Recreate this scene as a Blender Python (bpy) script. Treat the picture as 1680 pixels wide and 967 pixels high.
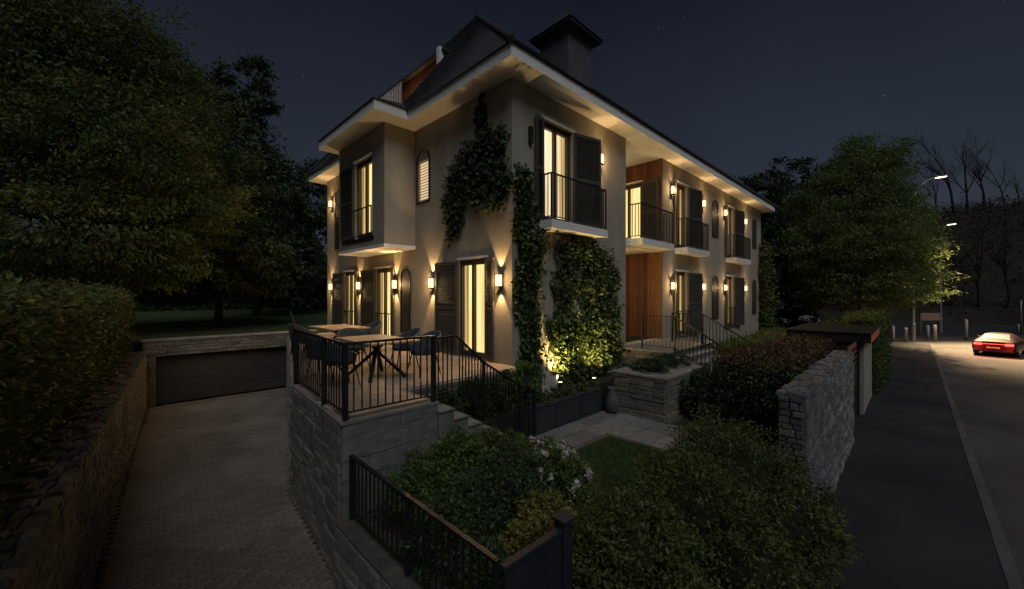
import bpy, math, random
import numpy as np
from mathutils import Vector, Matrix

random.seed(7); RNG = np.random.default_rng(7)
for _o in list(bpy.data.objects): bpy.data.objects.remove(_o)
SC = bpy.context.scene
COL = SC.collection

# ------------------------------------------------------------------ camera
F_PX, CX, CY = 645.0, 840.0, 484.0            # photograph is 1680 x 967
TH = math.radians(45.66)
FWD = Vector((math.cos(TH), math.sin(TH), 0)); RGT = Vector((math.sin(TH), -math.cos(TH), 0))
CAM = Vector((-9*FWD.x, -9*FWD.y, 1.62))      # house corner is the origin, ground floor is z = 0
cam_d = bpy.data.cameras.new('camera'); cam_o = bpy.data.objects.new('camera', cam_d); COL.objects.link(cam_o)
cam_o.location = CAM; cam_o.rotation_euler = (math.radians(90), 0, TH-math.radians(90))
cam_d.sensor_width = 36; cam_d.lens = F_PX/1680*36; cam_d.clip_start = .1; cam_d.clip_end = 3000
SC.camera = cam_o

# ------------------------------------------------------------------ night sky, added fill light, exposure
W = bpy.data.worlds.new('World'); SC.world = W; W.use_nodes = True
nt = W.node_tree; nt.nodes.clear()
def wn(t, **k):
    n = nt.nodes.new(t)
    for a, b in k.items(): setattr(n, a, b)
    return n
w_out = wn('ShaderNodeOutputWorld'); w_bg = wn('ShaderNodeBackground'); w_tc = wn('ShaderNodeTexCoord')
w_sep = wn('ShaderNodeSeparateXYZ'); w_rmp = wn('ShaderNodeValToRGB')
nt.links.new(w_tc.outputs['Generated'], w_sep.inputs[0]); nt.links.new(w_sep.outputs[2], w_rmp.inputs[0])
e = w_rmp.color_ramp.elements
e[0].position = 0.0; e[0].color = (.040, .050, .062, 1)
e[1].position = .62; e[1].color = (.0070, .0088, .0165, 1)
k = w_rmp.color_ramp.elements.new(.22); k.color = (.0205, .0262, .038, 1)
w_noi = wn('ShaderNodeTexNoise'); w_noi.inputs['Scale'].default_value = 2.2; w_noi.inputs['Detail'].default_value = 3
nt.links.new(w_tc.outputs['Generated'], w_noi.inputs['Vector'])
w_mr = wn('ShaderNodeMapRange'); w_mr.inputs[1].default_value = .3; w_mr.inputs[2].default_value = .7
w_mr.inputs[3].default_value = .82; w_mr.inputs[4].default_value = 1.15
nt.links.new(w_noi.outputs[0], w_mr.inputs[0])
w_mul = wn('ShaderNodeVectorMath', operation='SCALE'); nt.links.new(w_rmp.outputs[0], w_mul.inputs[0]); nt.links.new(w_mr.outputs[0], w_mul.inputs['Scale'])
w_vor = wn('ShaderNodeTexVoronoi'); w_vor.inputs['Scale'].default_value = 26
nt.links.new(w_tc.outputs['Generated'], w_vor.inputs['Vector'])
w_st = wn('ShaderNodeMapRange'); w_st.inputs[1].default_value = .022; w_st.inputs[2].default_value = .008; w_st.inputs[3].default_value = 0; w_st.inputs[4].default_value = .16
nt.links.new(w_vor.outputs['Distance'], w_st.inputs[0])
w_add = wn('ShaderNodeVectorMath', operation='ADD'); nt.links.new(w_mul.outputs[0], w_add.inputs[0]); nt.links.new(w_st.outputs[0], w_add.inputs[1])
nt.links.new(w_add.outputs[0], w_bg.inputs[0]); w_bg.inputs[1].default_value = 1.12
nt.links.new(w_bg.outputs[0], w_out.inputs[0])

fill_d = bpy.data.lights.new('night_fill', 'SUN'); fill_d.energy = .86; fill_d.angle = math.radians(35); fill_d.color = (.90, .95, 1.0)  # soft fill lamp added to lift the foliage and plaster
fill = bpy.data.objects.new('night_fill', fill_d); COL.objects.link(fill)
fill.rotation_euler = Vector((.33, .58, -.745)).to_track_quat('-Z', 'Y').to_euler()

SC.view_settings.view_transform = 'Standard'; SC.view_settings.look = 'None'
SC.view_settings.exposure = 0; SC.view_settings.gamma = 1; SC.view_settings.use_curve_mapping = False
SC.render.engine = 'CYCLES'; SC.cycles.use_denoising = True
SC.cycles.max_bounces = 6; SC.cycles.diffuse_bounces = 3; SC.cycles.glossy_bounces = 2; SC.cycles.transparent_max_bounces = 12
SC.cycles.sample_clamp_indirect = 2.0; SC.cycles.caustics_reflective = False; SC.cycles.caustics_refractive = False

# ------------------------------------------------------------------ materials
def mat(name, c1, c2=None, rough=.8, scale=6.0, bump=0.0, bscale=None, island=0.0, objr=0.0, metal=0.0, spec=.3, coords='Object', stretch=None, trans=0.0, detail=6):
    m = bpy.data.materials.new(name); m.use_nodes = True; t = m.node_tree; N = t.nodes; L = t.links
    b = N['Principled BSDF']; b.inputs['Roughness'].default_value = rough; b.inputs['Metallic'].default_value = metal
    b.inputs['Specular IOR Level'].default_value = spec
    c2 = c2 or c1
    tc = N.new('ShaderNodeTexCoord'); src = tc.outputs[coords]
    if coords == 'World':
        pass
    mp = N.new('ShaderNodeMapping'); L.new(src, mp.inputs[0])
    if stretch: mp.inputs['Scale'].default_value = stretch
    n = N.new('ShaderNodeTexNoise'); n.inputs['Scale'].default_value = scale; n.inputs['Detail'].default_value = detail; L.new(mp.outputs[0], n.inputs['Vector'])
    mr = N.new('ShaderNodeMapRange'); mr.inputs[1].default_value = .3; mr.inputs[2].default_value = .7; L.new(n.outputs[0], mr.inputs[0])
    fac = mr.outputs[0]
    mx = N.new('ShaderNodeMix'); mx.data_type = 'RGBA'; mx.inputs[6].default_value = (*c1, 1); mx.inputs[7].default_value = (*c2, 1); L.new(fac, mx.inputs[0])
    col = mx.outputs[2]
    for amt, out in ((island, ('ShaderNodeNewGeometry', 'Random Per Island')), (objr, ('ShaderNodeObjectInfo', 'Random'))):
        if amt:
            g = N.new(out[0]); r = N.new('ShaderNodeMapRange'); r.inputs[3].default_value = 1-amt; r.inputs[4].default_value = 1+amt; L.new(g.outputs[out[1]], r.inputs[0])
            h = N.new('ShaderNodeHueSaturation'); L.new(r.outputs[0], h.inputs['Value']); L.new(col, h.inputs['Color'])
            r2 = N.new('ShaderNodeMapRange'); r2.inputs[3].default_value = .5-amt*.045; r2.inputs[4].default_value = .5+amt*.045
            fr = N.new('ShaderNodeMath'); fr.operation = 'MULTIPLY'; fr.inputs[1].default_value = 7.31; L.new(g.outputs[out[1]], fr.inputs[0])
            fr2 = N.new('ShaderNodeMath'); fr2.operation = 'FRACT'; L.new(fr.outputs[0], fr2.inputs[0]); L.new(fr2.outputs[0], r2.inputs[0]); L.new(r2.outputs[0], h.inputs['Hue'])
            col = h.outputs[0]
    L.new(col, b.inputs['Base Color'])
    if bump:
        n2 = N.new('ShaderNodeTexNoise'); n2.inputs['Scale'].default_value = bscale or scale*4; n2.inputs['Detail'].default_value = 8; L.new(mp.outputs[0], n2.inputs['Vector'])
        bp = N.new('ShaderNodeBump'); bp.inputs['Strength'].default_value = bump; bp.inputs['Distance'].default_value = .02; L.new(n2.outputs[0], bp.inputs['Height']); L.new(bp.outputs[0], b.inputs['Normal'])
    if trans:
        out = N['Material Output']; tr = N.new('ShaderNodeBsdfTranslucent'); L.new(col, tr.inputs[0])
        ms = N.new('ShaderNodeMixShader'); ms.inputs[0].default_value = trans; L.new(b.outputs[0], ms.inputs[1]); L.new(tr.outputs[0], ms.inputs[2]); L.new(ms.outputs[0], out.inputs[0])
    return m
def emit(name, col, s):
    m = bpy.data.materials.new(name); m.use_nodes = True; t = m.node_tree; t.nodes.remove(t.nodes['Principled BSDF'])
    e = t.nodes.new('ShaderNodeEmission'); e.inputs[0].default_value = (*col, 1); e.inputs[1].default_value = s; t.links.new(e.outputs[0], t.nodes['Material Output'].inputs[0]); return m
def curtain_mat(name, ca, cb, s, scale):  # room light and the shade of the folds are put into the glow colour
    m = emit(name, ca, s); t = m.node_tree; N = t.nodes; L = t.links; e = N['Emission']
    tc = N.new('ShaderNodeTexCoord'); mp = N.new('ShaderNodeMapping'); mp.inputs['Scale'].default_value = (scale, scale, .25); L.new(tc.outputs['Object'], mp.inputs[0])
    n = N.new('ShaderNodeTexNoise'); n.inputs['Scale'].default_value = 1; n.inputs['Detail'].default_value = 3; L.new(mp.outputs[0], n.inputs['Vector'])
    r = N.new('ShaderNodeValToRGB'); r.color_ramp.elements[0].position = .32; r.color_ramp.elements[1].position = .66
    r.color_ramp.elements[0].color = (*cb, 1); r.color_ramp.elements[1].color = (*ca, 1); L.new(n.outputs[0], r.inputs[0]); L.new(r.outputs[0], e.inputs[0])
    g = N.new('ShaderNodeTexCoord'); return m
def glass_mat(name):
    m = bpy.data.materials.new(name); m.use_nodes = True; t = m.node_tree; N = t.nodes; L = t.links; N.remove(N['Principled BSDF'])
    a = N.new('ShaderNodeBsdfTransparent'); a.inputs[0].default_value = (.93, .93, .9, 1); g = N.new('ShaderNodeBsdfGlossy'); g.inputs['Roughness'].default_value = .03
    x = N.new('ShaderNodeMixShader'); x.inputs[0].default_value = .08; L.new(a.outputs[0], x.inputs[1]); L.new(g.outputs[0], x.inputs[2]); L.new(x.outputs[0], N['Material Output'].inputs[0]); return m

M = {}
M['plaster'] = mat('plaster', (.285, .252, .198), (.39, .348, .28), .92, 1.3, .45, 40, stretch=(1, 1, .45), detail=9)
M['darkplaster'] = mat('dark_plaster', (.07, .07, .075), (.10, .10, .105), .9, 2, .3, 30)
M['white'] = mat('white_plaster', (.76, .74, .68), (.83, .81, .75), .85, 2.0, .15, 40)
M['soffit'] = M['white']
M['darkmetal'] = mat('dark_metal', (.018, .018, .019), (.03, .03, .03), .45, 12, metal=.4, spec=.5)
M['shutter'] = mat('dark_shutter', (.060, .056, .048), (.085, .078, .066), .6, 8, .1)
M['frame'] = mat('bronze_frame', (.055, .040, .026), (.075, .055, .036), .5, 6)
M['wood'] = mat('cladding_wood', (.125, .052, .021), (.205, .088, .036), .55, 3, .15, 20, objr=.35, stretch=(9, 9, .7))
M['tablewood'] = mat('table_wood', (.34, .22, .12), (.46, .31, .18), .5, 4, .1, 30, objr=.15, stretch=(8, .8, 8))
M['rooftile'] = mat('roof_tile', (.030, .030, .034), (.055, .052, .054), .7, 5, .2, 30, island=.5)
M['stone'] = mat('wall_stone', (.135, .12, .096), (.235, .21, .168), .9, 5, .8, 22, island=.28, objr=.28)
M['greystone'] = mat('grey_stone', (.11, .11, .108), (.20, .198, .19), .9, 5, .8, 22, island=.35, objr=.3)
M['joint'] = mat('paver_joint', (.09, .075, .058), (.13, .11, .087), .95, 4, .4, 40)
M['mortar'] = mat('mortar', (.10, .088, .07), (.15, .13, .10), .95, 8, .5, 40)
M['copingstone'] = mat('coping_stone', (.075, .07, .056), (.16, .145, .112), .95, 4, .9, 22, island=.35, objr=.35)
M['ashlar'] = mat('ashlar', (.10, .098, .093), (.18, .174, .163), .85, 3, .4, 30, objr=.18, island=.15)
M['paver'] = mat('driveway_paver', (.125, .10, .076), (.225, .186, .145), .85, .8, .5, 30, island=.14, objr=.14)
M['tile'] = mat('terrace_tile', (.32, .235, .175), (.42, .32, .245), .7, 3, .2, 30, objr=.12)
M['slab'] = mat('path_slab', (.15, .14, .125), (.25, .235, .21), .85, 3, .5, 25, objr=.22)
M['asphalt'] = mat('asphalt', (.048, .046, .043), (.105, .10, .092), .85, .35, .7, 90, detail=12)
M['pavement'] = mat('pavement_asphalt', (.020, .021, .023), (.048, .048, .049), .85, .5, .7, 90, detail=12)
M['kerb'] = mat('kerb_stone', (.075, .072, .068), (.115, .111, .104), .85, 5, .3, 30, objr=.15)
M['soil'] = mat('soil', (.030, .023, .016), (.055, .042, .028), .95, 4, 1.0, 18)
M['ground'] = mat('ground', (.030, .034, .020), (.05, .05, .032), .95, .3, .5, 4)
M['grass'] = mat('grass', (.045, .080, .020), (.085, .125, .035), .8, 3, island=.3, trans=.2)
M['lawn'] = mat('lawn_ground', (.030, .050, .015), (.05, .075, .024), .9, 6, .8, 50)
M['leaf_olive'] = mat('leaf_olive', (.055, .085, .022), (.115, .138, .04), .6, .6, island=.45, trans=.3)
M['leaf_green'] = mat('leaf_green', (.06, .11, .028), (.12, .17, .046), .6, .7, island=.45, trans=.3)
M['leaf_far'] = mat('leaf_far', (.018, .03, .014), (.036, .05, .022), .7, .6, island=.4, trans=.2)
M['leaf_street'] = mat('leaf_street', (.09, .15, .042), (.17, .225, .07), .6, .7, island=.4, trans=.35)
M['leaf_dark'] = mat('leaf_dark', (.03, .056, .024), (.065, .095, .038), .6, .6, island=.45, trans=.2)
M['leaf_hedge'] = mat('leaf_hedge', (.055, .082, .022), (.112, .125, .036), .6, 1.2, island=.5, trans=.25)
M['leaf_ivy'] = mat('leaf_ivy', (.040, .070, .020), (.095, .125, .040), .5, 2, island=.45, trans=.2)
M['leaf_red'] = mat('leaf_red', (.075, .036, .02), (.13, .06, .032), .5, 2, island=.4, trans=.2)
M['leaf_yellow'] = mat('leaf_yellow', (.13, .135, .03), (.22, .19, .05), .6, 2, island=.4, trans=.3)
M['petal'] = mat('petal', (.55, .47, .45), (.68, .62, .58), .7, 5, island=.2, trans=.3)
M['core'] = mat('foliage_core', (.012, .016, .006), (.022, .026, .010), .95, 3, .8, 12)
M['bark'] = mat('bark', (.05, .038, .028), (.10, .08, .06), .95, 5, 1.0, 14, stretch=(1, 1, .25))
M['twig'] = mat('bare_twig', (.020, .017, .016), (.035, .03, .028), .95, 5)
M['fabric'] = mat('chair_fabric', (.045, .052, .056), (.07, .078, .082), .9, 40, .3, 120)
M['scrubleaf'] = mat('scrub_leaf', (.028, .023, .016), (.055, .044, .03), .9, .3, island=.4)
M['hill'] = mat('hill_scrub', (.022, .019, .014), (.042, .036, .026), .95, .12, 1.0, 1.2)
M['polemetal'] = mat('galvanised', (.22, .22, .21), (.30, .30, .29), .5, 6, metal=.5)
M['bollard'] = mat('bollard_paint', (.42, .40, .36), (.52, .5, .46), .6, 6)
M['carpaint'] = mat('car_paint', (.018, .010, .011), (.02, .011, .012), .5, 3, metal=0, spec=.15)  # reddish tint stands in for tail light glow on the body
M['rubber'] = mat('rubber', (.015, .015, .015), (.022, .022, .022), .8, 10)
M['darkglass'] = mat('dark_glass', (.012, .013, .016), (.016, .017, .02), .35, 3, spec=.2)
M['planter'] = mat('planter_metal', (.028, .030, .034), (.042, .045, .05), .6, 4, .1, 30)
M['pot'] = mat('grey_pot', (.06, .063, .07), (.10, .104, .11), .8, 5, .3, 30)
M['fencepanel'] = mat('fence_panel', (.018, .019, .025), (.028, .029, .036), .55, 4)
M['garagedoor'] = mat('garage_door', (.042, .034, .026), (.058, .047, .036), .6, 4)
M['glass'] = glass_mat('window_glass')
M['lens'] = emit('lantern_lens', (1.0, .74, .36), 2.6)
M['curtain'] = curtain_mat('lit_curtain', (1.0, .82, .39), (.66, .46, .16), 1.8, 8)
M['curtain_up'] = curtain_mat('lit_curtain_upper', (1.0, .80, .54), (.60, .42, .24), 1.7, 8)
M['drape'] = curtain_mat('backlit_drape', (.95, .66, .27), (.38, .24, .08), 1.0, 14)
M['blind'] = emit('lit_blind', (1.0, .72, .40), .8)
M['taillight'] = emit('tail_light', (1.0, .09, .06), 4.0)
M['lamphead'] = emit('street_lamp_lens', (1.0, .80, .50), 9.0)
M['spotlens'] = emit('garden_spot_lens', (1.0, .82, .45), 8.0)

# ------------------------------------------------------------------ helpers
WM = {}
def link(o, parent=None, wm=None):
    COL.objects.link(o); WM[o.name] = wm or Matrix()
    if parent is not None:
        o.parent = parent; o.matrix_parent_inverse = WM[parent.name].inverted()
    if wm is not None: o.matrix_basis = wm
    return o
def tag(o, label=None, cat=None, group=None, kind=None):
    if label: o['label'] = label
    if cat: o['category'] = cat
    if group: o['group'] = group
    if kind: o['kind'] = kind
    return o
def thing(name, label, cat, loc=(0, 0, 0), rz=0.0, group=None):
    o = bpy.data.objects.new(name, None); o.empty_display_size = .2
    link(o, None, Matrix.Translation(loc) @ Matrix.Rotation(rz, 4, 'Z')); return tag(o, label, cat, group)
def copy_tree(o, wm, parent=None, label=None):
    c = o.copy(); COL.objects.link(c); c.parent = parent
    if parent is None: c.matrix_basis = wm; WM[c.name] = wm
    if label: c['label'] = label
    for ch in list(o.children): copy_tree(ch, None, c)
    return c

class Fr:                                     # a wall frame: a along u, d outwards along n, z up
    def __init__(s, o, u, n): s.o = Vector(o); s.u = Vector(u).normalized(); s.n = Vector(n).normalized()
    def p(s, a, d, z): return s.o+s.u*a+s.n*d+Vector((0, 0, z))
class MB:
    def __init__(s): s.v = []; s.f = []
    def add(s, vs, fs):
        b = len(s.v); s.v += [tuple(x) for x in vs]; s.f += [tuple(b+i for i in f) for f in fs]; return s
    def hexa(s, c):                           # 8 corners: bottom 4, top 4
        return s.add(c, [(3, 2, 1, 0), (4, 5, 6, 7), (0, 1, 5, 4), (1, 2, 6, 5), (2, 3, 7, 6), (3, 0, 4, 7)])
    def box(s, x0, x1, y0, y1, z0, z1):
        return s.hexa([(x0, y0, z0), (x1, y0, z0), (x1, y1, z0), (x0, y1, z0), (x0, y0, z1), (x1, y0, z1), (x1, y1, z1), (x0, y1, z1)])
    def fbox(s, F, a0, a1, d0, d1, z0, z1):
        return s.hexa([F.p(a0, d0, z0), F.p(a1, d0, z0), F.p(a1, d1, z0), F.p(a0, d1, z0), F.p(a0, d0, z1), F.p(a1, d0, z1), F.p(a1, d1, z1), F.p(a0, d1, z1)])
    def prism(s, poly, z0, z1):
        n = len(poly); vs = [(x, y, z0) for x, y in poly]+[(x, y, z1) for x, y in poly]
        return s.add(vs, [tuple(range(n-1, -1, -1)), tuple(range(n, 2*n))]+[(i, (i+1) % n, n+(i+1) % n, n+i) for i in range(n)])
    def fprism(s, F, poly, d0, d1):           # polygon in the wall plane (a, z), extruded along n
        n = len(poly); vs = [F.p(a, d0, z) for a, z in poly]+[F.p(a, d1, z) for a, z in poly]
        return s.add(vs, [tuple(range(n-1, -1, -1)), tuple(range(n, 2*n))]+[(i, (i+1) % n, n+(i+1) % n, n+i) for i in range(n)])
    def tube(s, pts, rad, n=8, cap=True):
        pts = [Vector(p) for p in pts]; k = len(pts)
        if not hasattr(rad, '__len__'): rad = [rad]*k
        vs = []; ref = None
        for i, p in enumerate(pts):
            t = (pts[min(i+1, k-1)]-pts[max(i-1, 0)]).normalized()
            if ref is None: ref = t.orthogonal().normalized()
            ref = (ref-t*ref.dot(t)).normalized(); b = t.cross(ref)
            for j in range(n):
                a = 2*math.pi*j/n; vs.append(p+(ref*math.cos(a)+b*math.sin(a))*rad[i])
        fs = [(i*n+j, i*n+(j+1) % n, (i+1)*n+(j+1) % n, (i+1)*n+j) for i in range(k-1) for j in range(n)]
        if cap: fs += [tuple(range(n-1, -1, -1)), tuple(range((k-1)*n, k*n))]
        return s.add(vs, fs)
    def bar(s, p0, p1, w, h):                 # rectangular bar
        p0 = Vector(p0); p1 = Vector(p1); t = (p1-p0).normalized(); sd = t.cross(Vector((0, 0, 1)))
        sd = sd.normalized() if sd.length > 1e-4 else Vector((1, 0, 0)); up = sd.cross(t)
        c = []
        for p in (p0, p1): c += [p-sd*w/2-up*h/2, p+sd*w/2-up*h/2, p+sd*w/2+up*h/2, p-sd*w/2+up*h/2]
        return s.hexa(c)
    def lathe(s, c, prof, n=20):
        vs = [(c[0]+r*math.cos(2*math.pi*j/n), c[1]+r*math.sin(2*math.pi*j/n), c[2]+z) for r, z in prof for j in range(n)]; k = len(prof)
        fs = [(i*n+j, i*n+(j+1) % n, (i+1)*n+(j+1) % n, (i+1)*n+j) for i in range(k-1) for j in range(n)]
        return s.add(vs, fs+[tuple(range(n-1, -1, -1)), tuple(range((k-1)*n, k*n))])
    def grid(s, P, nu, nv):                   # P(i, j) -> point
        b = len(s.v); s.v += [tuple(P(i, j)) for j in range(nv+1) for i in range(nu+1)]
        s.f += [(b+j*(nu+1)+i, b+j*(nu+1)+i+1, b+(j+1)*(nu+1)+i+1, b+(j+1)*(nu+1)+i) for j in range(nv) for i in range(nu)]; return s
    def mesh(s, name, m, smooth=False):
        me = bpy.data.meshes.new(name); me.from_pydata(s.v, [], s.f); me.materials.append(M[m])
        if smooth:
            for p in me.polygons: p.use_smooth = True
        return me
    def build(s, name, m, parent=None, smooth=False, bevel=0.0, kind=None, label=None, cat=None, group=None, wm=None):
        o = bpy.data.objects.new(name, s.mesh(name, m, smooth)); link(o, parent, wm)
        if bevel:
            b = o.modifiers.new('bevel', 'BEVEL'); b.width = bevel; b.segments = 2; b.limit_method = 'ANGLE'
        return tag(o, label, cat, group, kind)
def ray(px, py): return FWD+RGT*((px-CX)/F_PX)+Vector((0, 0, (CY-py)/F_PX))
def on_z(px, py, z): r = ray(px, py); return CAM+r*((z-CAM.z)/r.z)
def at(px, py, depth): return CAM+ray(px, py)*depth
def proj(p):
    d = Vector(p)-CAM; y = d.dot(FWD)
    return (CX+F_PX*d.dot(RGT)/y, CY-F_PX*d.z/y, y) if y > .05 else (-1e4, -1e4, y)

# pieces (stones, pavers, tiles, slabs): the ones that show largest become objects, the rest one joined part
def piece_meshes(m, key, n=6, rough=.12, seed=1):
    r = random.Random(seed); out = []
    for i in range(n):
        j = lambda a: r.uniform(-a, a)
        bk = [(-.5, 0, -.5), (.5, 0, -.5), (.5, 0, .5), (-.5, 0, .5)]
        md = [(x+j(rough*.25), .55 if rough > .06 else .85, z+j(rough*.25)) for x, _, z in bk]
        ft = [(x*(.88 if rough > .06 else .965)+j(rough*.5), 1+j(rough), z*(.8 if rough > .06 else .94)+j(rough*.5)) for x, _, z in bk]
        vs = bk+md+ft
        fs = [(0, 1, 5, 4), (1, 2, 6, 5), (2, 3, 7, 6), (3, 0, 4, 7), (4, 5, 9, 8), (5, 6, 10, 9), (6, 7, 11, 10), (7, 4, 8, 11), (8, 9, 10, 11)]
        me = bpy.data.meshes.new(key); me.from_pydata(vs, [], fs); me.materials.append(M[m]); out.append(me)
    return out
PM = {}
def pieces(parent, name, m, o, u, v, n, cells, rough=.12, maxparts=290):
    o = Vector(o); u = Vector(u); v = Vector(v); n = Vector(n)
    key = (m, rough)
    if key not in PM: PM[key] = piece_meshes(m, name, rough=rough, seed=len(PM)+3)
    pool = PM[key]; info = []
    for a0, a1, b0, b1, dp in cells:
        c = o+u*((a0+a1)/2)+v*((b0+b1)/2); x, y, d = proj(c)
        s = (a1-a0)*(b1-b0)/max(d, .3)**2 if (d > .1 and -60 < x < 1740 and -60 < y < 1030) else 0
        info.append((s, c, a1-a0, b1-b0, dp))
    info.sort(key=lambda t: -t[0]); rest = MB()
    for i, (s, c, la, lb, dp) in enumerate(info):
        me = pool[random.randrange(len(pool))]
        mw = Matrix(((u.x*la, n.x*dp, v.x*lb, c.x), (u.y*la, n.y*dp, v.y*lb, c.y), (u.z*la, n.z*dp, v.z*lb, c.z), (0, 0, 0, 1)))
        if i < maxparts and s > 0:
            ob = bpy.data.objects.new(name, me); link(ob, parent, mw)
        else:
            rest.add([mw @ q.co for q in me.vertices], [tuple(p.vertices) for p in me.polygons])
    if rest.v: rest.build(name+'_infill', m, parent, kind='stuff')
def rubble(L, H, hr, lr, gap=.012, dr=(.02, .05), seed=1, holes=()):
    r = random.Random(seed); cells = []; z = 0
    while z < H-.02:
        h = min(r.uniform(*hr), H-z)
        if H-z-h < hr[0]*.6: h = H-z
        a = -r.uniform(0, lr[0])
        while a < L:
            l = r.uniform(*lr); a0 = max(a, 0); a1 = min(a+l, L)
            if L-a1 < lr[0]*.5: a1 = L
            if a1-a0 > .05 and not any(a0 < h1 and a1 > h0 and z < g1 and z+h > g0 for h0, h1, g0, g1 in holes):
                cells.append((a0+gap/2, a1-gap/2, z+gap/2, z+h-gap/2, r.uniform(*dr)))
            a = a1 if a1 == L else a+l
        z += h
    return cells
def bond(L, H, l, h, gap=.006, dr=(.028, .034), seed=1):
    r = random.Random(seed); cells = []; j = 0; z = 0
    while z < H-.01:
        z1 = min(z+h, H); a = -(l/2 if j % 2 else 0)
        while a < L-.01:
            a0 = max(a, 0); a1 = min(a+l, L)
            if a1-a0 > .03: cells.append((a0+gap/2, a1-gap/2, z+gap/2, z1-gap/2, r.uniform(*dr)))
            a += l
        z = z1; j += 1
    return cells
def face_pieces(parent, name, m, a, b, z0, z1, nrm, cells_fn, rough=.12, maxparts=290):
    # a vertical face from a to b (xy) with outward normal nrm; right-handed u = n x z
    n = Vector((nrm[0], nrm[1], 0)).normalized(); u = n.cross(Vector((0, 0, 1)))
    A = Vector((a[0], a[1], 0)); B = Vector((b[0], b[1], 0))
    if (B-A).dot(u) < 0: A, B = B, A
    u = (B-A).normalized(); L = (B-A).length
    pieces(parent, name, m, A+Vector((0, 0, z0)), u, (0, 0, 1), n, cells_fn(L, z1-z0), rough, maxparts)

# foliage: many small folded leaves
def leaf_mesh(name, m, pts, size, asp=.5, droop=.2, out=None, seed=1, up=0.0):
    r = np.random.default_rng(seed); n = len(pts)
    t = r.normal(size=(n, 3)); t /= np.linalg.norm(t, axis=1)[:, None]
    if out is not None: t = t*.8+out*.8
    t[:, 2] += up-droop; t /= np.linalg.norm(t, axis=1)[:, None]
    a = r.normal(size=(n, 3)); s = np.cross(t, a); s /= np.linalg.norm(s, axis=1)[:, None]+1e-9
    q = np.cross(s, t); L = size*r.uniform(.45, 1.5, n)[:, None]; Wd = L*asp*r.uniform(.75, 1.2, n)[:, None]
    V = np.empty((n, 4, 3)); V[:, 0] = pts-t*L*.5; V[:, 1] = pts-t*L*.05+s*Wd*.5+q*L*.07; V[:, 2] = pts+t*L*.5; V[:, 3] = pts-t*L*.05-s*Wd*.5+q*L*.07
    me = bpy.data.meshes.new(name); me.vertices.add(4*n); me.vertices.foreach_set('co', V.reshape(-1).astype(np.float32))
    me.loops.add(4*n); me.loops.foreach_set('vertex_index', np.arange(4*n, dtype=np.int32))
    me.polygons.add(n); me.polygons.foreach_set('loop_start', np.arange(0, 4*n, 4, dtype=np.int32)); me.polygons.foreach_set('loop_total', np.full(n, 4, dtype=np.int32))
    me.materials.append(M[m]); me.update(calc_edges=True); return me
def blob_pts(blobs, n, seed=1, inner=.45, per=14, sig=.085, flat=1.0):
    # blobs: (centre, radii). points gathered towards the shell and in tufts
    r = np.random.default_rng(seed); w = np.array([b[1][0]*b[1][1]*b[1][2] for b in blobs])**(2/3); w /= w.sum()
    P = []; O = []
    for (c, rad), f in zip(blobs, w):
        k = max(8, int(n*f)); tuft = max(4, k//per)
        d = r.normal(size=(tuft, 3)); d /= np.linalg.norm(d, axis=1)[:, None]
        rr = (inner+(1-inner)*r.random(tuft)**.6)*(1+.12*r.normal(size=tuft))
        tc = d*rr[:, None]; ix = r.integers(0, tuft, k)
        p = tc[ix]+r.normal(size=(k, 3))*sig*np.array([1, 1, flat])
        P.append(np.array(c)+p*np.array(rad)); O.append(d[ix])
    return np.concatenate(P), np.concatenate(O)
def box_pts(x0, x1, y0, y1, z0, z1, n, seed=1, depth=.18):
    r = np.random.default_rng(seed); S = np.array([x1-x0, y1-y0, z1-z0]); A = np.array([S[1]*S[2], S[0]*S[2], S[0]*S[1]*.5])
    ax = r.choice(3, n, p=A/A.sum()); p = r.random((n, 3)); sd = r.integers(0, 2, n); sd[ax == 2] = 1
    off = r.normal(size=n)*depth*.45-depth*.2
    o = np.zeros((n, 3))
    for i in range(3):
        k = ax == i; p[k, i] = sd[k]; o[k, i] = sd[k]*2-1
    q = np.array([x0, y0, z0])+p*S+o*off[:, None]+r.normal(size=(n, 3))*.03
    q += o*(np.sin(q[:, [0]]*3.1+q[:, [2]]*2.3)+np.sin(q[:, [1]]*2.7-q[:, [2]]*1.7))*.05
    return q, o
def foliage(name, m, parent, pts, out, size, seed=1, **k):
    o = bpy.data.objects.new(name, leaf_mesh(name, m, pts, size, out=out, seed=seed, **k)); return link(o, parent)
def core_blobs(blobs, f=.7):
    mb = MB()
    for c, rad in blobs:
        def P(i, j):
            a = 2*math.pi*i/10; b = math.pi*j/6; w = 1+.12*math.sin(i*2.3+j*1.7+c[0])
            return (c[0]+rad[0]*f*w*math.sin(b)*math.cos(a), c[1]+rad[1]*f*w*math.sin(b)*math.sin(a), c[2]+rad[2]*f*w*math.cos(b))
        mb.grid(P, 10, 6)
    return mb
def limb_path(a, b, n=5, wob=.12, seed=0):
    r = random.Random(seed); a = Vector(a); b = Vector(b); L = (b-a).length; out = []
    for i in range(n):
        t = i/(n-1); p = a.lerp(b, t); w = wob*L*math.sin(math.pi*t)
        out.append(p+Vector((r.uniform(-w, w), r.uniform(-w, w), r.uniform(-w, w)*.5+w*.5)))
    return out
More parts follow.
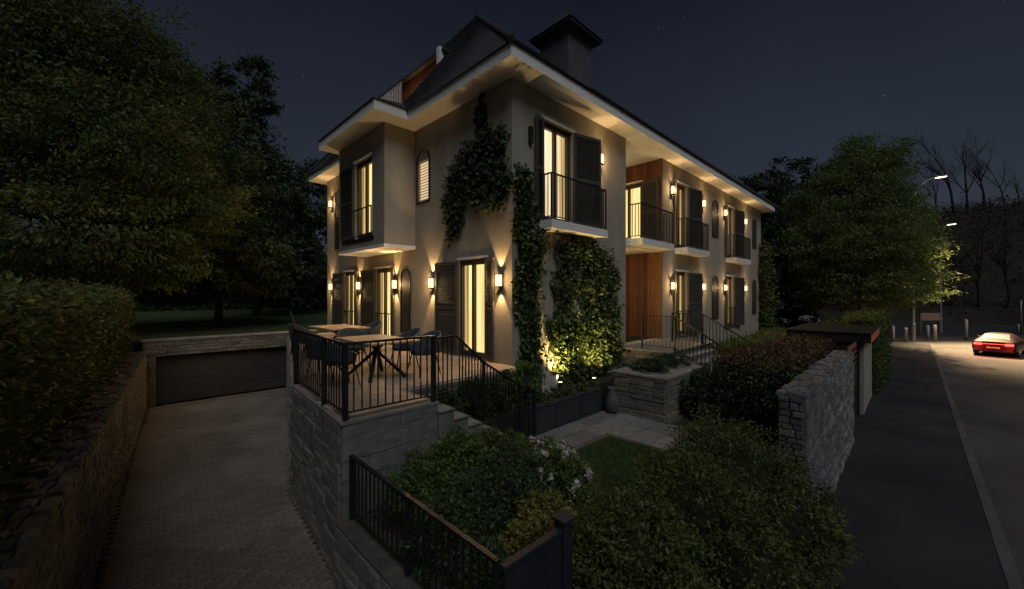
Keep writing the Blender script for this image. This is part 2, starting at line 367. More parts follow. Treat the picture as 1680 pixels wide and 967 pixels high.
def tree(name, label, base, height, crown, n, size, m='leaf_olive', tr=.22, group=None, seed=1, droop=.35, asp=.42, cat='tree', fork=.35, core=None):
    t = thing(name, label, cat, base, 0, group); base = Vector(base); tk = MB()
    top = base+Vector((0, 0, height*fork)); tk.tube([base-Vector((0, 0, .1)), base+Vector((.03, .02, height*fork*.4)), top], [tr*1.35, tr, tr*.85], 10)
    cc = sum((Vector(c) for c, _ in crown), Vector())/len(crown)
    tk.tube(limb_path(top, cc+Vector((0, 0, height*.15)), 5, .04, seed), [tr*.85, tr*.7, tr*.5, tr*.3, tr*.12], 8)
    for i, (c, rad) in enumerate(crown):
        st = top.lerp(cc, .5*random.Random(seed+i).random()); tk.tube(limb_path(st, c, 5, .08, seed*31+i), [tr*.3, tr*.22, tr*.15, tr*.09, tr*.04], 6)
        for q in range(3):
            rr = random.Random(seed*77+i*5+q); d = Vector((rr.uniform(-1, 1), rr.uniform(-1, 1), rr.uniform(-.3, .8)))
            tk.tube(limb_path(c, Vector(c)+Vector((d.x*rad[0], d.y*rad[1], d.z*rad[2]))*.8, 4, .08, seed+q+i), [tr*.12, tr*.09, tr*.06, tr*.02], 5)
    tk.build('trunk', 'bark', t, True)
    p, o = blob_pts(crown, n, seed, .5, 75, .12, .55); foliage('crown', m, t, p, o, size, seed, droop=droop, asp=asp)
    return t

def railing(name, label, pts, h, posts, spacing=.11, group=None, parent=None, cat='railing', bot=.08, br=.008, pw=.045, bm='darkmetal', toph=.03):
    # pts: foot line (3-D); posts: indices of pts that carry a post
    root = parent if parent is not None else thing(name, label, cat, pts[0], 0, group)
    tr = MB(); b = MB()
    for p, q in zip(pts, pts[1:]):
        tr.bar(Vector(p)+Vector((0, 0, h)), Vector(q)+Vector((0, 0, h)), .045, toph); b.bar(Vector(p)+Vector((0, 0, bot)), Vector(q)+Vector((0, 0, bot)), .028, .02)
    tr.build('top_rail', bm, root); b.build('bottom_rail', bm, root)
    for i in posts:
        p = pts[i]; MB().box(p[0]-pw/2, p[0]+pw/2, p[1]-pw/2, p[1]+pw/2, p[2]-.06, p[2]+h+.012).build('post', bm, root)
    for p, q in zip(pts, pts[1:]):
        p = Vector(p); q = Vector(q); L = (q-p).length; k = max(1, round(L/spacing))
        for i in range(1, k):
            c = p.lerp(q, i/k); ob = bpy.data.objects.new('baluster', BAR)
            link(ob, root, Matrix.Translation(c+Vector((0, 0, bot))) @ Matrix.Diagonal((br*2, br*2, h-bot, 1)))
    return root
BAR = MB().box(-.5, .5, -.5, .5, 0, 1).mesh('baluster', 'darkmetal')

# ================================================================== THE SETTING
ZR, ZP, ZD, ZG = -2.2, -2.08, -2.1, -1.3       # road, pavement, driveway, garden
MB().box(-900, 1300, -900, 1300, -2.6, -2.45).build('ground', 'ground', kind='structure')
MB().prism([(-60, -16), (90, -16), (90, -30), (130, -30), (130, -60), (60, -60), (36.2, -5.2), (36.2, -7.4), (-60, -7.4)][0:0] or
           [(-70, -7.40), (-70, -15.5), (48, -34), (60, -19.3), (36.9, -4.6), (36.0, -7.40)], -2.44, ZR).build('road', 'asphalt', kind='structure')
MB().prism([(-70, -7.26), (36.0, -7.26), (36.4, -4.9), (-70, -5.2)], -2.44, ZP).build('pavement', 'pavement', kind='structure')
pv = bpy.data.objects['pavement']
for i in range(46):                            # kerb stones
    x0 = -9+i*1.0
    MB().box(x0+.006, x0+.994, -7.40, -7.262, -2.43, ZP+.012).build('kerb_stone', 'kerb', pv, bevel=.012)
MB().prism([(37.0, -4.4), (63.2, -21.0), (140, -30), (140, 60), (37, 60)], -2.44, ZR+.11).build('plaza', 'pavement', kind='structure')
pz = bpy.data.objects['plaza']
for i in range(30):
    a = Vector((36.96, -4.62, 0)); d = Vector((26.1, -16.6, 0)).normalized(); p = a+d*i; q = a+d*(i+.985)
    MB().bar((p.x, p.y, ZR+.06), (q.x, q.y, ZR+.06), .16, .14).build('kerb_stone', 'kerb', pz)
MB().prism([(-7.15, -5.19), (-4.40, -5.19), (-4.30, 1.6), (-.1, 11.3), (-5.75, 11.3)], -2.44, ZD-.03).build('driveway', 'joint', kind='structure')
dw = bpy.data.objects['driveway']
dv = Vector((.068, 1, 0)).normalized(); du = Vector((dv.y, -dv.x, 0))
cells = [c for c in bond(6.8, 16.6, .17, .085, .005, (.029, .032))]
def in_drive(c):
    p = Vector((-7.12, -5.19, 0))+du*((c[0]+c[1])/2)+dv*((c[2]+c[3])/2)
    if p.y > 11.18 or p.y < -5.15: return False
    xr = -4.44 if p.y < -1.32 else (-4.36 if p.y < -1.0 else (-4.38+.07*(p.y+1.3) if p.y < 1.5 else -4.2+(p.y-1.5)*.26))
    return p.x < xr and p.x > -7.04+.0744*(p.y+5.19)
pieces(dw, 'paver', 'paver', (-7.12, -5.19, ZD-.03), du, dv, (0, 0, 1), [c for c in cells if in_drive(c)], .03)
# a drain slot in front of the garage
# garden soil and raised ground
MB().prism([(-4.05, -4.9), (.4, -5.35), (.4, -5.04), (14, -5.04), (14, -.02), (-4.05, -1.45)], -2.44, ZG).build('garden_soil', 'soil', kind='structure')
MB().prism([(9, -5.0), (34, -5.0), (34, 30), (21.0, 30), (21.0, -.02), (14.01, -.02), (14.01, -5.0)], -2.44, ZG-.05).build('side_garden', 'lawn', kind='structure')
MB().prism([(-7.3, -6.2), (-6.18, 11.0), (-6.2, 60), (-60, 60), (-60, -6.2)], -2.44, -.26).build('upper_lawn', 'lawn', kind='structure')
MB().prism([(-6.19, 11.62), (20.9, 11.95), (30, 60), (-6.19, 60)], -2.44, .02).build('back_lawn', 'lawn', kind='structure')
# hill far right
hl = MB()
def hp(i, j):
    s = i/44; t = j/14; ang = math.radians(14-72*s); R = 52+90*t
    hgt = 24*math.sin(min(1, t*2.2)*math.pi/2)*(.92+.08*math.sin(s*9))*min(1, .72+s*.6)
    c = Vector((20, 0, 0)); p = c+Vector((math.cos(ang), math.sin(ang), 0))*R
    return (p.x, p.y, -2.46+hgt+1.0*math.sin(i*1.7+j*2.1)*t)
hl.grid(hp, 44, 14).build('hill', 'hill', kind='structure', smooth=True)

r = np.random.default_rng(8); hs = []
for k in range(3200):
    b = Vector(hp(r.uniform(0, 44), r.uniform(.3, 8))); c_ = r.normal(size=(16, 3))*np.array([.9, .9, .7])*r.uniform(.5, 1.5)+np.array([b.x, b.y, b.z+.5]); hs.append(c_)
so = bpy.data.objects.new('scrub', leaf_mesh('scrub', 'scrubleaf', np.concatenate(hs), .34, asp=.5, droop=0, up=.5, seed=6)); link(so); tag(so, 'low dark scrub covering the hillside', 'scrub', kind='stuff')
# lawn triangle and paths in the front garden
MB().prism([(-2.2, -2.05), (.76, -2.10), (.80, -4.4), (-2.2, -4.4)], ZG-.02, ZG+.02).build('lawn', 'lawn', kind='structure')
r = np.random.default_rng(3); n = 16000
gp = np.stack([r.uniform(-2.1, .74, n), r.uniform(-4.3, -2.1, n), np.full(n, ZG+.035)], 1)
go = bpy.data.objects.new('grass', leaf_mesh('grass', 'grass', gp, .06, asp=.14, droop=0, up=1.6, seed=5)); link(go); tag(go, 'short green lawn grass beside the stone path', 'grass', kind='stuff')
MB().prism([(-1.3, -1.02), (2.36, -1.02), (2.36, -4.95), (.84, -4.95), (.80, -2.02), (-1.3, -1.98)], ZG-.03, ZG+.012).build('path', 'mortar', kind='structure')
pa = bpy.data.objects['path']
r = random.Random(4); cl = []
y = -1.03
while y > -4.9:
    hh = r.uniform(.42, .5); y1 = max(y-hh, -4.94); x = -1.28 if y > -1.9 else .85
    while x < 2.33:
        x1 = min(x+r.uniform(.5, .8), 2.35)
        if 2.35-x1 < .25: x1 = 2.35
        cl.append((x+.008, x1-.008, y1+.008, y-.008, .028)); x = x1
    y = y1
pieces(pa, 'slab', 'slab', (0, 0, ZG+.012), (1, 0, 0), (0, 1, 0), (0, 0, 1), cl, .03)

# ================================================================== RAMP WALLS, TERRACE, GARAGE
# left retaining wall along the ramp
LW0, LW1 = Vector((-7.14, -6.0)), Vector((-5.86, 11.2))
ld = (LW1-LW0).normalized(); ln = Vector((ld.y, -ld.x))
t = thing('retaining_wall', 'long warm rubble stone wall along the driveway below the tall clipped hedge', 'wall', (LW0.x, LW0.y, ZD))
q = [LW0, LW1, LW1-ln*.34, LW0-ln*.34]
MB().prism([(p.x, p.y) for p in q], -2.43, -.29).build('wall_core', 'mortar', t)
L_ = (LW1-LW0).length; l3 = Vector((ld.x, ld.y, 0)); n3 = Vector((ln.x, ln.y, 0))
pieces(t, 'coping_stone', 'copingstone', Vector((LW0.x, LW0.y, -.29))+n3*.04, l3, -n3, (0, 0, 1), [(b0, b1, a0, a1, d_) for a0, a1, b0, b1, d_ in rubble(.46, L_, (.09, .22), (.08, .18), .012, (.03, .085), 19)])
face_pieces(t, 'stone', 'stone', LW0, LW1, ZD, -.29, (ln.x, ln.y), lambda L, H: rubble(L, H, (.035, .07), (.08, .22), .006, (.005, .018), seed=11))
# garage front at the end of the ramp
t = thing('garage', 'sunken garage front of warm stone with a wide dark sectional door', 'garage', (-3.8, 11.2, ZD))
MB().fbox(Fr((0, 11.2, 0), (1, 0, 0), (0, -1, 0)), -5.95, -.6, -.4, 0, -.46, .06).build('lintel_wall', 'mortar', t)
MB().box(-5.95, -5.62, 11.2, 11.6, -2.43, -.46).build('jamb', 'mortar', t)
MB().box(-5.98, -.55, 11.14, 11.66, .062, .12).build('coping', 'slab', t, bevel=.01)
F = Fr((0, 11.2, 0), (1, 0, 0), (0, -1, 0))
face_pieces(t, 'stone', 'stone', (-5.92, 11.2), (-.65, 11.2), -.46, .06, (0, -1), lambda L, H: rubble(L, H, (.08, .15), (.22, .55), seed=12))
face_pieces(t, 'stone', 'stone', (-5.92, 11.2), (-5.62, 11.2), ZD, -.46, (0, -1), lambda L, H: rubble(L, H, (.1, .18), (.14, .3), seed=13))
dr = MB().box(-5.62, -1.0, 11.42, 11.45, ZD, -.46).build('garage_door', 'garagedoor', t)
for i in range(4):
    z0 = ZD+.01+i*.405; MB().box(-5.60, -1.02, 11.385, 11.42, z0, z0+.398).build('door_panel', 'garagedoor', dr, bevel=.008)
MB().box(-5.6, -1.2, 10.75, 10.79, ZD-.005, ZD+.004).build('drain_slot', 'darkmetal', t)
railing('guard_rail', 'low thin dark rail on top of the garage wall', [(-5.9, 11.4, .12), (-3.6, 11.4, .12), (-1.4, 11.4, .12)], .17, [0, 1, 2], 9, br=.005, bot=.06, pw=.03)

# raised terrace
TP = [(0.0, -.42), (-.02, 11.15), (-1.7, 11.15), (-4.14, 1.5), (-4.33, -1.30), (-2.89, -1.30), (-2.89, -.42)]
t = thing('terrace', 'raised tiled terrace on a stone base in front of the house', 'terrace', (-2, 1, ZD)); TER = t
MB().prism(TP, -2.43, -.06).build('base', 'mortar', t)
ter_e = [(-.01, -.40), (-.02, 11.15), (-1.68, 11.15), (-4.16, 1.5), (-4.36, -1.34), (-2.87, -1.34), (-2.87, -.40)]
MB().prism(ter_e, -.058, -.022).build('edge_slab', 'ashlar', t)
cells = bond(4.3, 12.4, .6, .6, .006, (.020, .022))
def poly_in(x, y, P):
    c = False
    for i in range(len(P)):
        (x0, y0), (x1, y1) = P[i], P[i-1]
        if (y0 > y) != (y1 > y) and x < (x1-x0)*(y-y0)/(y1-y0)+x0: c = not c
    return c
ok = []
for c in cells:
    x0, x1, y0, y1 = c[0]-4.32, c[1]-4.32, c[2]-1.32, c[3]-1.32
    if all(poly_in(a, b, TP) for a, b in ((x0, y0), (x1, y0), (x1, y1), (x0, y1))): ok.append(c)
    else:                                       # smaller cut tiles along the slanted edges
        k = 4
        for i in range(k):
            for j in range(k):
                a0 = c[0]+(c[1]-c[0])*i/k; a1 = c[0]+(c[1]-c[0])*(i+1)/k; b0 = c[2]+(c[3]-c[2])*j/k; b1 = c[2]+(c[3]-c[2])*(j+1)/k
                if all(poly_in(a-4.32, b-1.32, TP) for a, b in ((a0, b0), (a1, b0), (a1, b1), (a0, b1))): ok.append((a0, a1, b0, b1, c[4]))
pieces(t, 'floor_tile', 'tile', (-4.32, -1.32, -.022), (1, 0, 0), (0, 1, 0), (0, 0, 1), ok, .02)
A, B = (-4.33, -1.30), (-4.14, 1.5); n_ = Vector((-(B[1]-A[1]), B[0]-A[0])).normalized()
face_pieces(t, 'stone', 'stone', A, B, ZD, -.06, n_, lambda L, H: rubble(L, H, (.08, .15), (.18, .45), seed=21))
B2 = (-1.7, 11.15); n2 = Vector((-(B2[1]-B[1]), B2[0]-B[0])).normalized()
face_pieces(t, 'stone', 'stone', B, B2, ZD, -.06, n2, lambda L, H: rubble(L, H, (.10, .18), (.3, .6), seed=22), maxparts=0)
face_pieces(t, 'block', 'ashlar', (-4.33, -1.30), (-2.89, -1.30), ZG, -.06, (0, -1), lambda L, H: rubble(L, H, (.20, .30), (.45, .9), .006, (.02, .035), seed=23), .05)
# ramp side wall below the garden railing
t = thing('ramp_side_wall', 'low stone wall under the sloping garden railing beside the driveway', 'wall', (-4.3, -4, ZD))
MB().box(-4.40, -4.06, -5.1, -1.335, -2.43, ZG-.002).build('wall_core', 'mortar', t)
MB().box(-4.42, -4.03, -5.1, -1.34, ZG, ZG+.04).build('coping', 'copingstone', t, bevel=.008)
face_pieces(t, 'stone', 'stone', (-4.40, -5.1), (-4.40, -1.335), ZD, ZG, (-1, 0), lambda L, H: rubble(L, H, (.08, .15), (.18, .45), seed=24))
# stepped side wall running down from the terrace corner
t = thing('stepped_wall', 'pale stone wall stepping down from the terrace corner to the garden', 'wall', (-2, -1.2, ZG))
for i in range(6):
    x0 = -2.885+i*.275; z1 = -.17*(i+1)
    MB().box(x0, x0+.275, -1.36, -1.02, ZG-.3, z1-.03).build('riser_block', 'ashlar', t)
    MB().box(x0+.003, x0+.285, -1.385, -1.0, z1-.028, z1).build('tread', 'slab', t, bevel=.006)

# ================================================================== THE HOUSE
HX, HY, ZF, ZS, ZE = 20.9, 11.65, 3.45, 6.60, 6.87
LX0, LX1, LD = 5.08, 7.70, 3.2                 # entrance recess
H = thing('house', 'large two storey plastered villa with white eaves, dark roof and lit windows', 'house', (10, 6, ZG)); HOUSE = H
FL = Fr((0, 0, 0), (0, 1, 0), (-1, 0, 0)); FRT = Fr((0, 0, 0), (1, 0, 0), (0, -1, 0))
FB = Fr((-1, 0, 0), (0, 1, 0), (-1, 0, 0)); FW = Fr((LX1, 0, 0), (0, 1, 0), (-1, 0, 0))
def wall(F, a0, a1, z0, z1, th, ops, name='wall', m='plaster'):
    us = sorted({a0, a1, *[o[0] for o in ops], *[o[1] for o in ops]}); zs = sorted({z0, z1, *[o[2] for o in ops], *[o[3] for o in ops]})
    us = [u for u in us if a0 <= u <= a1]; zs = [z for z in zs if z0 <= z <= z1]
    solid = [[not any(o[0] <= (us[i]+us[i+1])/2 <= o[1] and o[2] <= (zs[j]+zs[j+1])/2 <= o[3] for o in ops) for j in range(len(zs)-1)] for i in range(len(us)-1)]
    mb = MB(); g = lambda i, j: 0 <= i < len(us)-1 and 0 <= j < len(zs)-1 and solid[i][j]
    for i in range(len(us)-1):
        for j in range(len(zs)-1):
            if not solid[i][j]: continue
            a, b, c, d = us[i], us[i+1], zs[j], zs[j+1]
            mb.add([F.p(a, 0, c), F.p(b, 0, c), F.p(b, 0, d), F.p(a, 0, d)], [(0, 1, 2, 3)]); mb.add([F.p(a, -th, c), F.p(b, -th, c), F.p(b, -th, d), F.p(a, -th, d)], [(3, 2, 1, 0)])
            for ok_, (p, q_), vert in ((g(i-1, j), (a, a), 1), (g(i+1, j), (b, b), 1), (g(i, j-1), (c, c), 0), (g(i, j+1), (d, d), 0)):
                if ok_: continue
                if vert: mb.add([F.p(p, 0, c), F.p(p, -th, c), F.p(p, -th, d), F.p(p, 0, d)], [(0, 1, 2, 3)])
                else: mb.add([F.p(a, 0, p), F.p(b, 0, p), F.p(b, -th, p), F.p(a, -th, p)], [(0, 1, 2, 3)])
    return mb.build(name, m, H)
# window list: frame, a0, a1, z0, z1, curtain, style
WL = [(FL, .90, 2.00, .0, 2.52, 'curtain'), (FL, 5.72, 6.88, .0, 2.52, 'curtain'), (FL, 8.66, 9.70, .0, 2.52, 'curtain')]
WR = [(FRT, 1.06, 2.27, ZF, 5.98, 'curtain_up'), (FRT, 8.78, 9.92, ZF, 5.98, 'curtain_up'), (FRT, 14.64, 15.75, ZF, 5.98, 'curtain_up'),
      (FRT, 8.78, 9.92, 0, 2.52, 'curtain'), (FRT, 14.64, 15.75, 0, 2.52, 'curtain')]
WB = [(FB, 5.05, 6.30, ZF-.05, 5.86, 'curtain')]
WW = [(FW, .82, 2.0, ZF+.02, 5.90, 'curtain')]
LOUV = (3.45, 4.08, 4.40, 5.60)
wall(FL, 0, HY, -2.43, ZS, .36, [w[1:5] for w in WL]+[LOUV, (4.6, 7.3, 3.4, 6.4)])
wall(FRT, .36, HX, -2.43, ZS, .36, [w[1:5] for w in WR]+[(LX0, LX1, 0.0, ZS)])
wall(Fr((0, HY, 0), (1, 0, 0), (0, 1, 0)), .36, HX, -2.43, ZS, .36, [])
wall(Fr((HX, 0, 0), (0, 1, 0), (1, 0, 0)), .36, HY-.36, -2.43, ZS, .36, [])
# recess: side walls, back wall, slab between the floors
BY0, BY1, BZ = 4.24, 7.62, 3.10
wall(Fr((LX0, 0, 0), (0, 1, 0), (1, 0, 0)), .36, LD, 0, ZS, .2, [])
wall(Fr((LX1, 0, 0), (0, 1, 0), (-1, 0, 0)), .36, LD, 0, ZS, .2, [w[1:5] for w in WW])
wall(Fr((0, LD, 0), (1, 0, 0), (0, -1, 0)), LX0, LX1, 0, ZS, .2, [(5.6, 6.9, 0, 2.45)])
MB().box(LX0+.001, LX1-.001, .002, LD-.002, 3.18, ZF).build('loggia_floor', 'white', H)
# wood planks on the recess wall and around the entrance door
def planks(F, a0, a1, z0, z1, ops, wid=.145):
    a = a0
    while a < a1-.02:
        b = min(a+wid, a1); segs = [(z0, z1)]
        for o in ops:
            if a < o[1]-.01 and b > o[0]+.01: segs = [(z0, o[2]), (o[3], z1)]
        for s0, s1 in segs:
            if s1-s0 > .03: MB().fbox(F, a+.004, b-.004, .002, .024+.003*((int(a*100)) % 2), s0+.004, s1-.004).build('plank', 'wood', H)
        a = b
planks(FW, .01, LD, .01, 3.17, [])
planks(FW, .01, LD, ZF+.01, ZS-.01, [(.80, 2.02, ZF, 5.92)])
FBK = Fr((0, LD, 0), (1, 0, 0), (0, -1, 0))
planks(FBK, LX0+.02, LX1-.03, .01, 3.17, [(5.58, 6.92, 0, 2.47)])
d = MB().fbox(FBK, 5.6, 6.9, -.1, -.04, 0, 2.45).build('front_door', 'wood', H); MB().tube([FBK.p(6.7, .0, .8), FBK.p(6.7, .0, 1.6)], .016, 8).build('door_handle', 'polemetal', d)
# bay window box
wall(FB, BY0, BY1, BZ, ZS, .3, [w[1:5] for w in WB], 'bay_wall')
for y in (BY0, BY1): wall(Fr((0, y, 0), (1, 0, 0), (0, -1 if y == BY0 else 1, 0)), -.70, .0, BZ, ZS, .3, [], 'bay_wall') if y == BY0 else MB().box(-.70, 0, BY1-.3, BY1, BZ, ZS).build('bay_wall', 'plaster', H)
MB().box(-.70, 0, BY0, BY0+.3, BZ, ZS-.002).v
MB().box(-1.02, -.002, BY0-.02, BY1+.02, BZ-.10, BZ-.002).build('bay_floor', 'white', H)
# eaves slab with white fascia and soffit
OV = .585
EV = [(-OV, -OV), (HX+OV, -OV), (HX+OV, HY+OV), (-OV, HY+OV), (-OV, BY1+.28), (-1-OV, BY1+.28), (-1-OV, BY0-OV), (-OV, BY0-OV)]
MB().prism(EV, ZS+.001, ZE).build('eaves', 'soffit', H)
# hipped roof with a cut-out roof terrace in the left slope
RT = 1.371; RS = .9226; YR = 5.8; ZRID = ZE+RS*(YR+OV); XR0 = -OV+(ZRID-ZE)/RT; XR1 = HX+OV-(ZRID-ZE)/RT
e0, e1, e2, e3 = (-OV-.06, -OV-.06, ZE+.002), (HX+OV+.06, -OV-.06, ZE+.002), (HX+OV+.06, HY+OV+.06, ZE+.002), (-OV-.06, HY+OV+.06, ZE+.002)
r0, r1 = (XR0, YR, ZRID), (XR1, YR, ZRID)
lz = lambda x: ZE+RT*(x+OV)
cx0, cx1, cy0, cy1 = .02, 1.85, 5.15, 9.1
def ls(x, y): return (x, y, lz(x))
rf = MB()
rf.add([e0, e1, r1, r0], [(0, 1, 2, 3)]); rf.add([e1, e2, r1], [(0, 1, 2)]); rf.add([e2, e3, r0, r1], [(0, 1, 2, 3)])
hx = lambda y: (-OV+(y+OV)*RS/RT)              # hip line x at y on the near side
bx = lambda y: -OV+(HY+OV-y)*(ZRID-ZE)/(HY+OV-YR)/RT
rf.add([e0, ls(hx(cy0), cy0), ls(-OV-.06, cy0)], [(0, 1, 2)])
rf.add([ls(-OV-.06, cy0), ls(cx0, cy0), ls(cx0, cy1), ls(-OV-.06, cy1)], [(0, 1, 2, 3)])
rf.add([ls(cx1, cy0), ls(hx(cy0), cy0), r0, ls(bx(cy1), cy1), ls(cx1, cy1)], [(0, 1, 2, 3, 4)])
rf.add([ls(-OV-.06, cy1), ls(bx(cy1), cy1), e3], [(0, 1, 2)])
ROOF = rf.build('roof', 'rooftile', H)
# rows of tiles, proud of the slopes
tl = MB()
def tile_row(P0, P1, n, sl):
    P0 = Vector(P0); P1 = Vector(P1); L = (P1-P0).length; k = max(1, int(L/.32)); u = (P1-P0)/k
    for i in range(k):
        a = P0+u*(i+.04); b = P0+u*(i+.96); c = sl*.36
        tl.add([a+n*.035, b+n*.035, b+c+n*.008, a+c+n*.008, a+n*.004, b+n*.004], [(0, 1, 2, 3), (0, 4, 5, 1)])
nl = Vector((-RT, 0, 1)).normalized(); sl_l = Vector((1, 0, RT)).normalized()
nr = Vector((0, -RS, 1)).normalized(); sl_r = Vector((0, 1, RS)).normalized()
k = 0
while True:
    z = ZE+.02+k*.24; x = -OV+(z-ZE)/RT; y = -OV+(z-ZE)/RS; yb = HY+OV-(z-ZE)/((ZRID-ZE)/(HY+OV-YR))
    if z > ZRID-.2: break
    for (ya, yc) in ([(y, yb)] if not (cx0-.2 < x < cx1) else [(y, cy0), (cy1, yb)]):
        if yc-ya > .4: tile_row((x, ya+.05, z), (x, yc-.05, z), nl, sl_l)
    tile_row((x+.05, y, z), (HX+OV-(z-ZE)/RT-.05, y, z), nr, sl_r); k += 1
tl.build('roof_tiles', 'rooftile', H, kind='stuff')
# hip cap
for a, b in ((e0, r0), (r0, r1), (e3, r0), (e1, r1)):
    MB().tube([Vector(a)+Vector((0, 0, .02)), Vector(b)+Vector((0, 0, .02))], .08, 8).build('ridge_cap', 'rooftile', H)
# roof terrace: wood wall, cheeks, floor, pale post, white balusters
zt0 = lz(cx0)
MB().box(cx1-.06, cx1+.04, cy0, cy1, zt0-.05, lz(cx1)-.03).build('roof_terrace_wall', 'plaster', H)
FT = Fr((cx1-.06, 0, 0), (0, 1, 0), (-1, 0, 0)); a = cy0
while a < cy1-.05:
    MB().fbox(FT, a+.005, a+.175, .002, .026, zt0, lz(cx1)-.06).build('plank', 'wood', H); a += .18
MB().box(cx0-.1, cx1, cy0, cy1, zt0-.10, zt0-.04).build('roof_terrace_floor', 'tile', H)
for y in (cy0, cy1): MB().add([ls(cx0, y), (cx1, y, zt0), ls(cx1, y)], [(0, 1, 2)]).build('roof_terrace_cheek', 'wood', H)
MB().box(cx1-.35, cx1-.17, cy0+.02, cy0+.2, lz(cx1)-.75, lz(cx1)+.12).build('roof_terrace_post', 'white', H)
MB().bar((cx1-.02, cy0-.1, lz(cx1)+.02), (cx1-.02, cy1+.1, lz(cx1)+.02), .5, .08).build('roof_terrace_lintel', 'rooftile', H)
rr_ = MB().bar((cx0+.08, cy0+.1, zt0+.92), (cx0+.08, cy1-.1, zt0+.92), .05, .03).build('roof_terrace_rail', 'darkmetal', H)
BARW = MB().box(-.5, .5, -.5, .5, 0, 1).mesh('baluster', 'white')
for i in range(32):
    link(bpy.data.objects.new('baluster', BARW), rr_, Matrix.Translation((cx0+.08, cy0+.15+i*.115, zt0-.04)) @ Matrix.Diagonal((.022, .022, .95, 1)))
# roof turret
tx0, tx1, ty0, ty1 = 5.5, 7.0, 2.62, 4.0
TU = MB().box(tx0, tx1, ty0, ty1, 8.6, 11.66).build('roof_turret', 'darkplaster', H)
MB().prism([(5.2, 2.3), (7.3, 2.3), (7.3, 4.3), (5.2, 4.3)], 11.66, 11.76).build('turret_eaves', 'rooftile', TU)
MB().add([(5.15, 2.25, 11.762), (7.35, 2.25, 11.762), (7.35, 4.35, 11.762), (5.15, 4.35, 11.762), (6.25, 3.3, 12.95)], [(0, 1, 4), (1, 2, 4), (2, 3, 4), (3, 0, 4)]).build('turret_roof', 'rooftile', TU)
# small roof over the bay
b0, b1 = BY0-OV-.05, BY1+.33
MB().add([(-1-OV-.05, b0, ZE+.003), (-1-OV-.05, b1, ZE+.003), (.25, b1-1.6, 7.85), (.25, b0+1.6, 7.85), (-OV, b0, ZE+.003), (-OV, b1, ZE+.003)], [(0, 1, 2, 3), (0, 3, 4), (1, 5, 2)]).build('bay_roof', 'rooftile', H)

# windows
def window(F, a0, a1, z0, z1, cur, par=None):
    par = par or H; fr = MB(); k0 = -.10 if F is not FL else -.03; d0, d1 = k0-.10, k0; fw = .05; c = (a0+a1)/2
    fr.fbox(F, a0, a0+fw, d0, d1, z0, z1); fr.fbox(F, a1-fw, a1, d0, d1, z0, z1); fr.fbox(F, a0+fw, a1-fw, d0, d1, z1-fw, z1); fr.fbox(F, a0+fw, a1-fw, d0, d1, z0, z0+.06)
    w = fr.build('window', 'frame', par)
    for s0, s1 in ((a0+fw, c), (c, a1-fw)):
        sa = MB(); sw = .045; y0 = k0-.075; y1 = k0+.012
        sa.fbox(F, s0+.003, s0+sw, y0, y1, z0+.062, z1-fw-.002); sa.fbox(F, s1-sw, s1-.003, y0, y1, z0+.062, z1-fw-.002); sa.fbox(F, s0+sw, s1-sw, y0, y1, z1-fw-.09, z1-fw-.002); sa.fbox(F, s0+sw, s1-sw, y0, y1, z0+.062, z0+.16)
        sa.build('sash', 'frame', w)
        MB().fbox(F, s0+sw, s1-sw, k0-.036, k0-.030, z0+.16, z1-fw-.09).build('pane', 'glass', w)
    k = 36; cu = MB()
    cu.grid(lambda i, j: F.p(a0+.02+(a1-a0-.04)*i/k, k0-.19+.03*math.sin(i*1.05+.6*math.sin(i*.37)), z0+.03+(z1-z0-.06)*j), k, 1)
    cu.build('curtain', cur, w, True)
    for e0_, e1_ in ((a0+.02, a0+.2), (a1-.2, a1-.02)):
        MB().grid(lambda i, j: F.p(e0_+(e1_-e0_)*i/14, k0-.135+.018*math.sin(i*1.7), z0+.03+(z1-z0-.06)*j), 14, 1).build('drape', 'drape', w, True)
    li = MB().fbox(F, a0-.06, a1+.06, .002, .05, z1+.01, z1+.06).build('lintel', 'white', par)
    if z0 < .1: MB().fbox(F, a0-.04, a1+.04, k0, .06, z0-.012, z0+.025).build('sill', 'slab', par)
    return w
for w in WL+WR+WB+WW: window(*w)
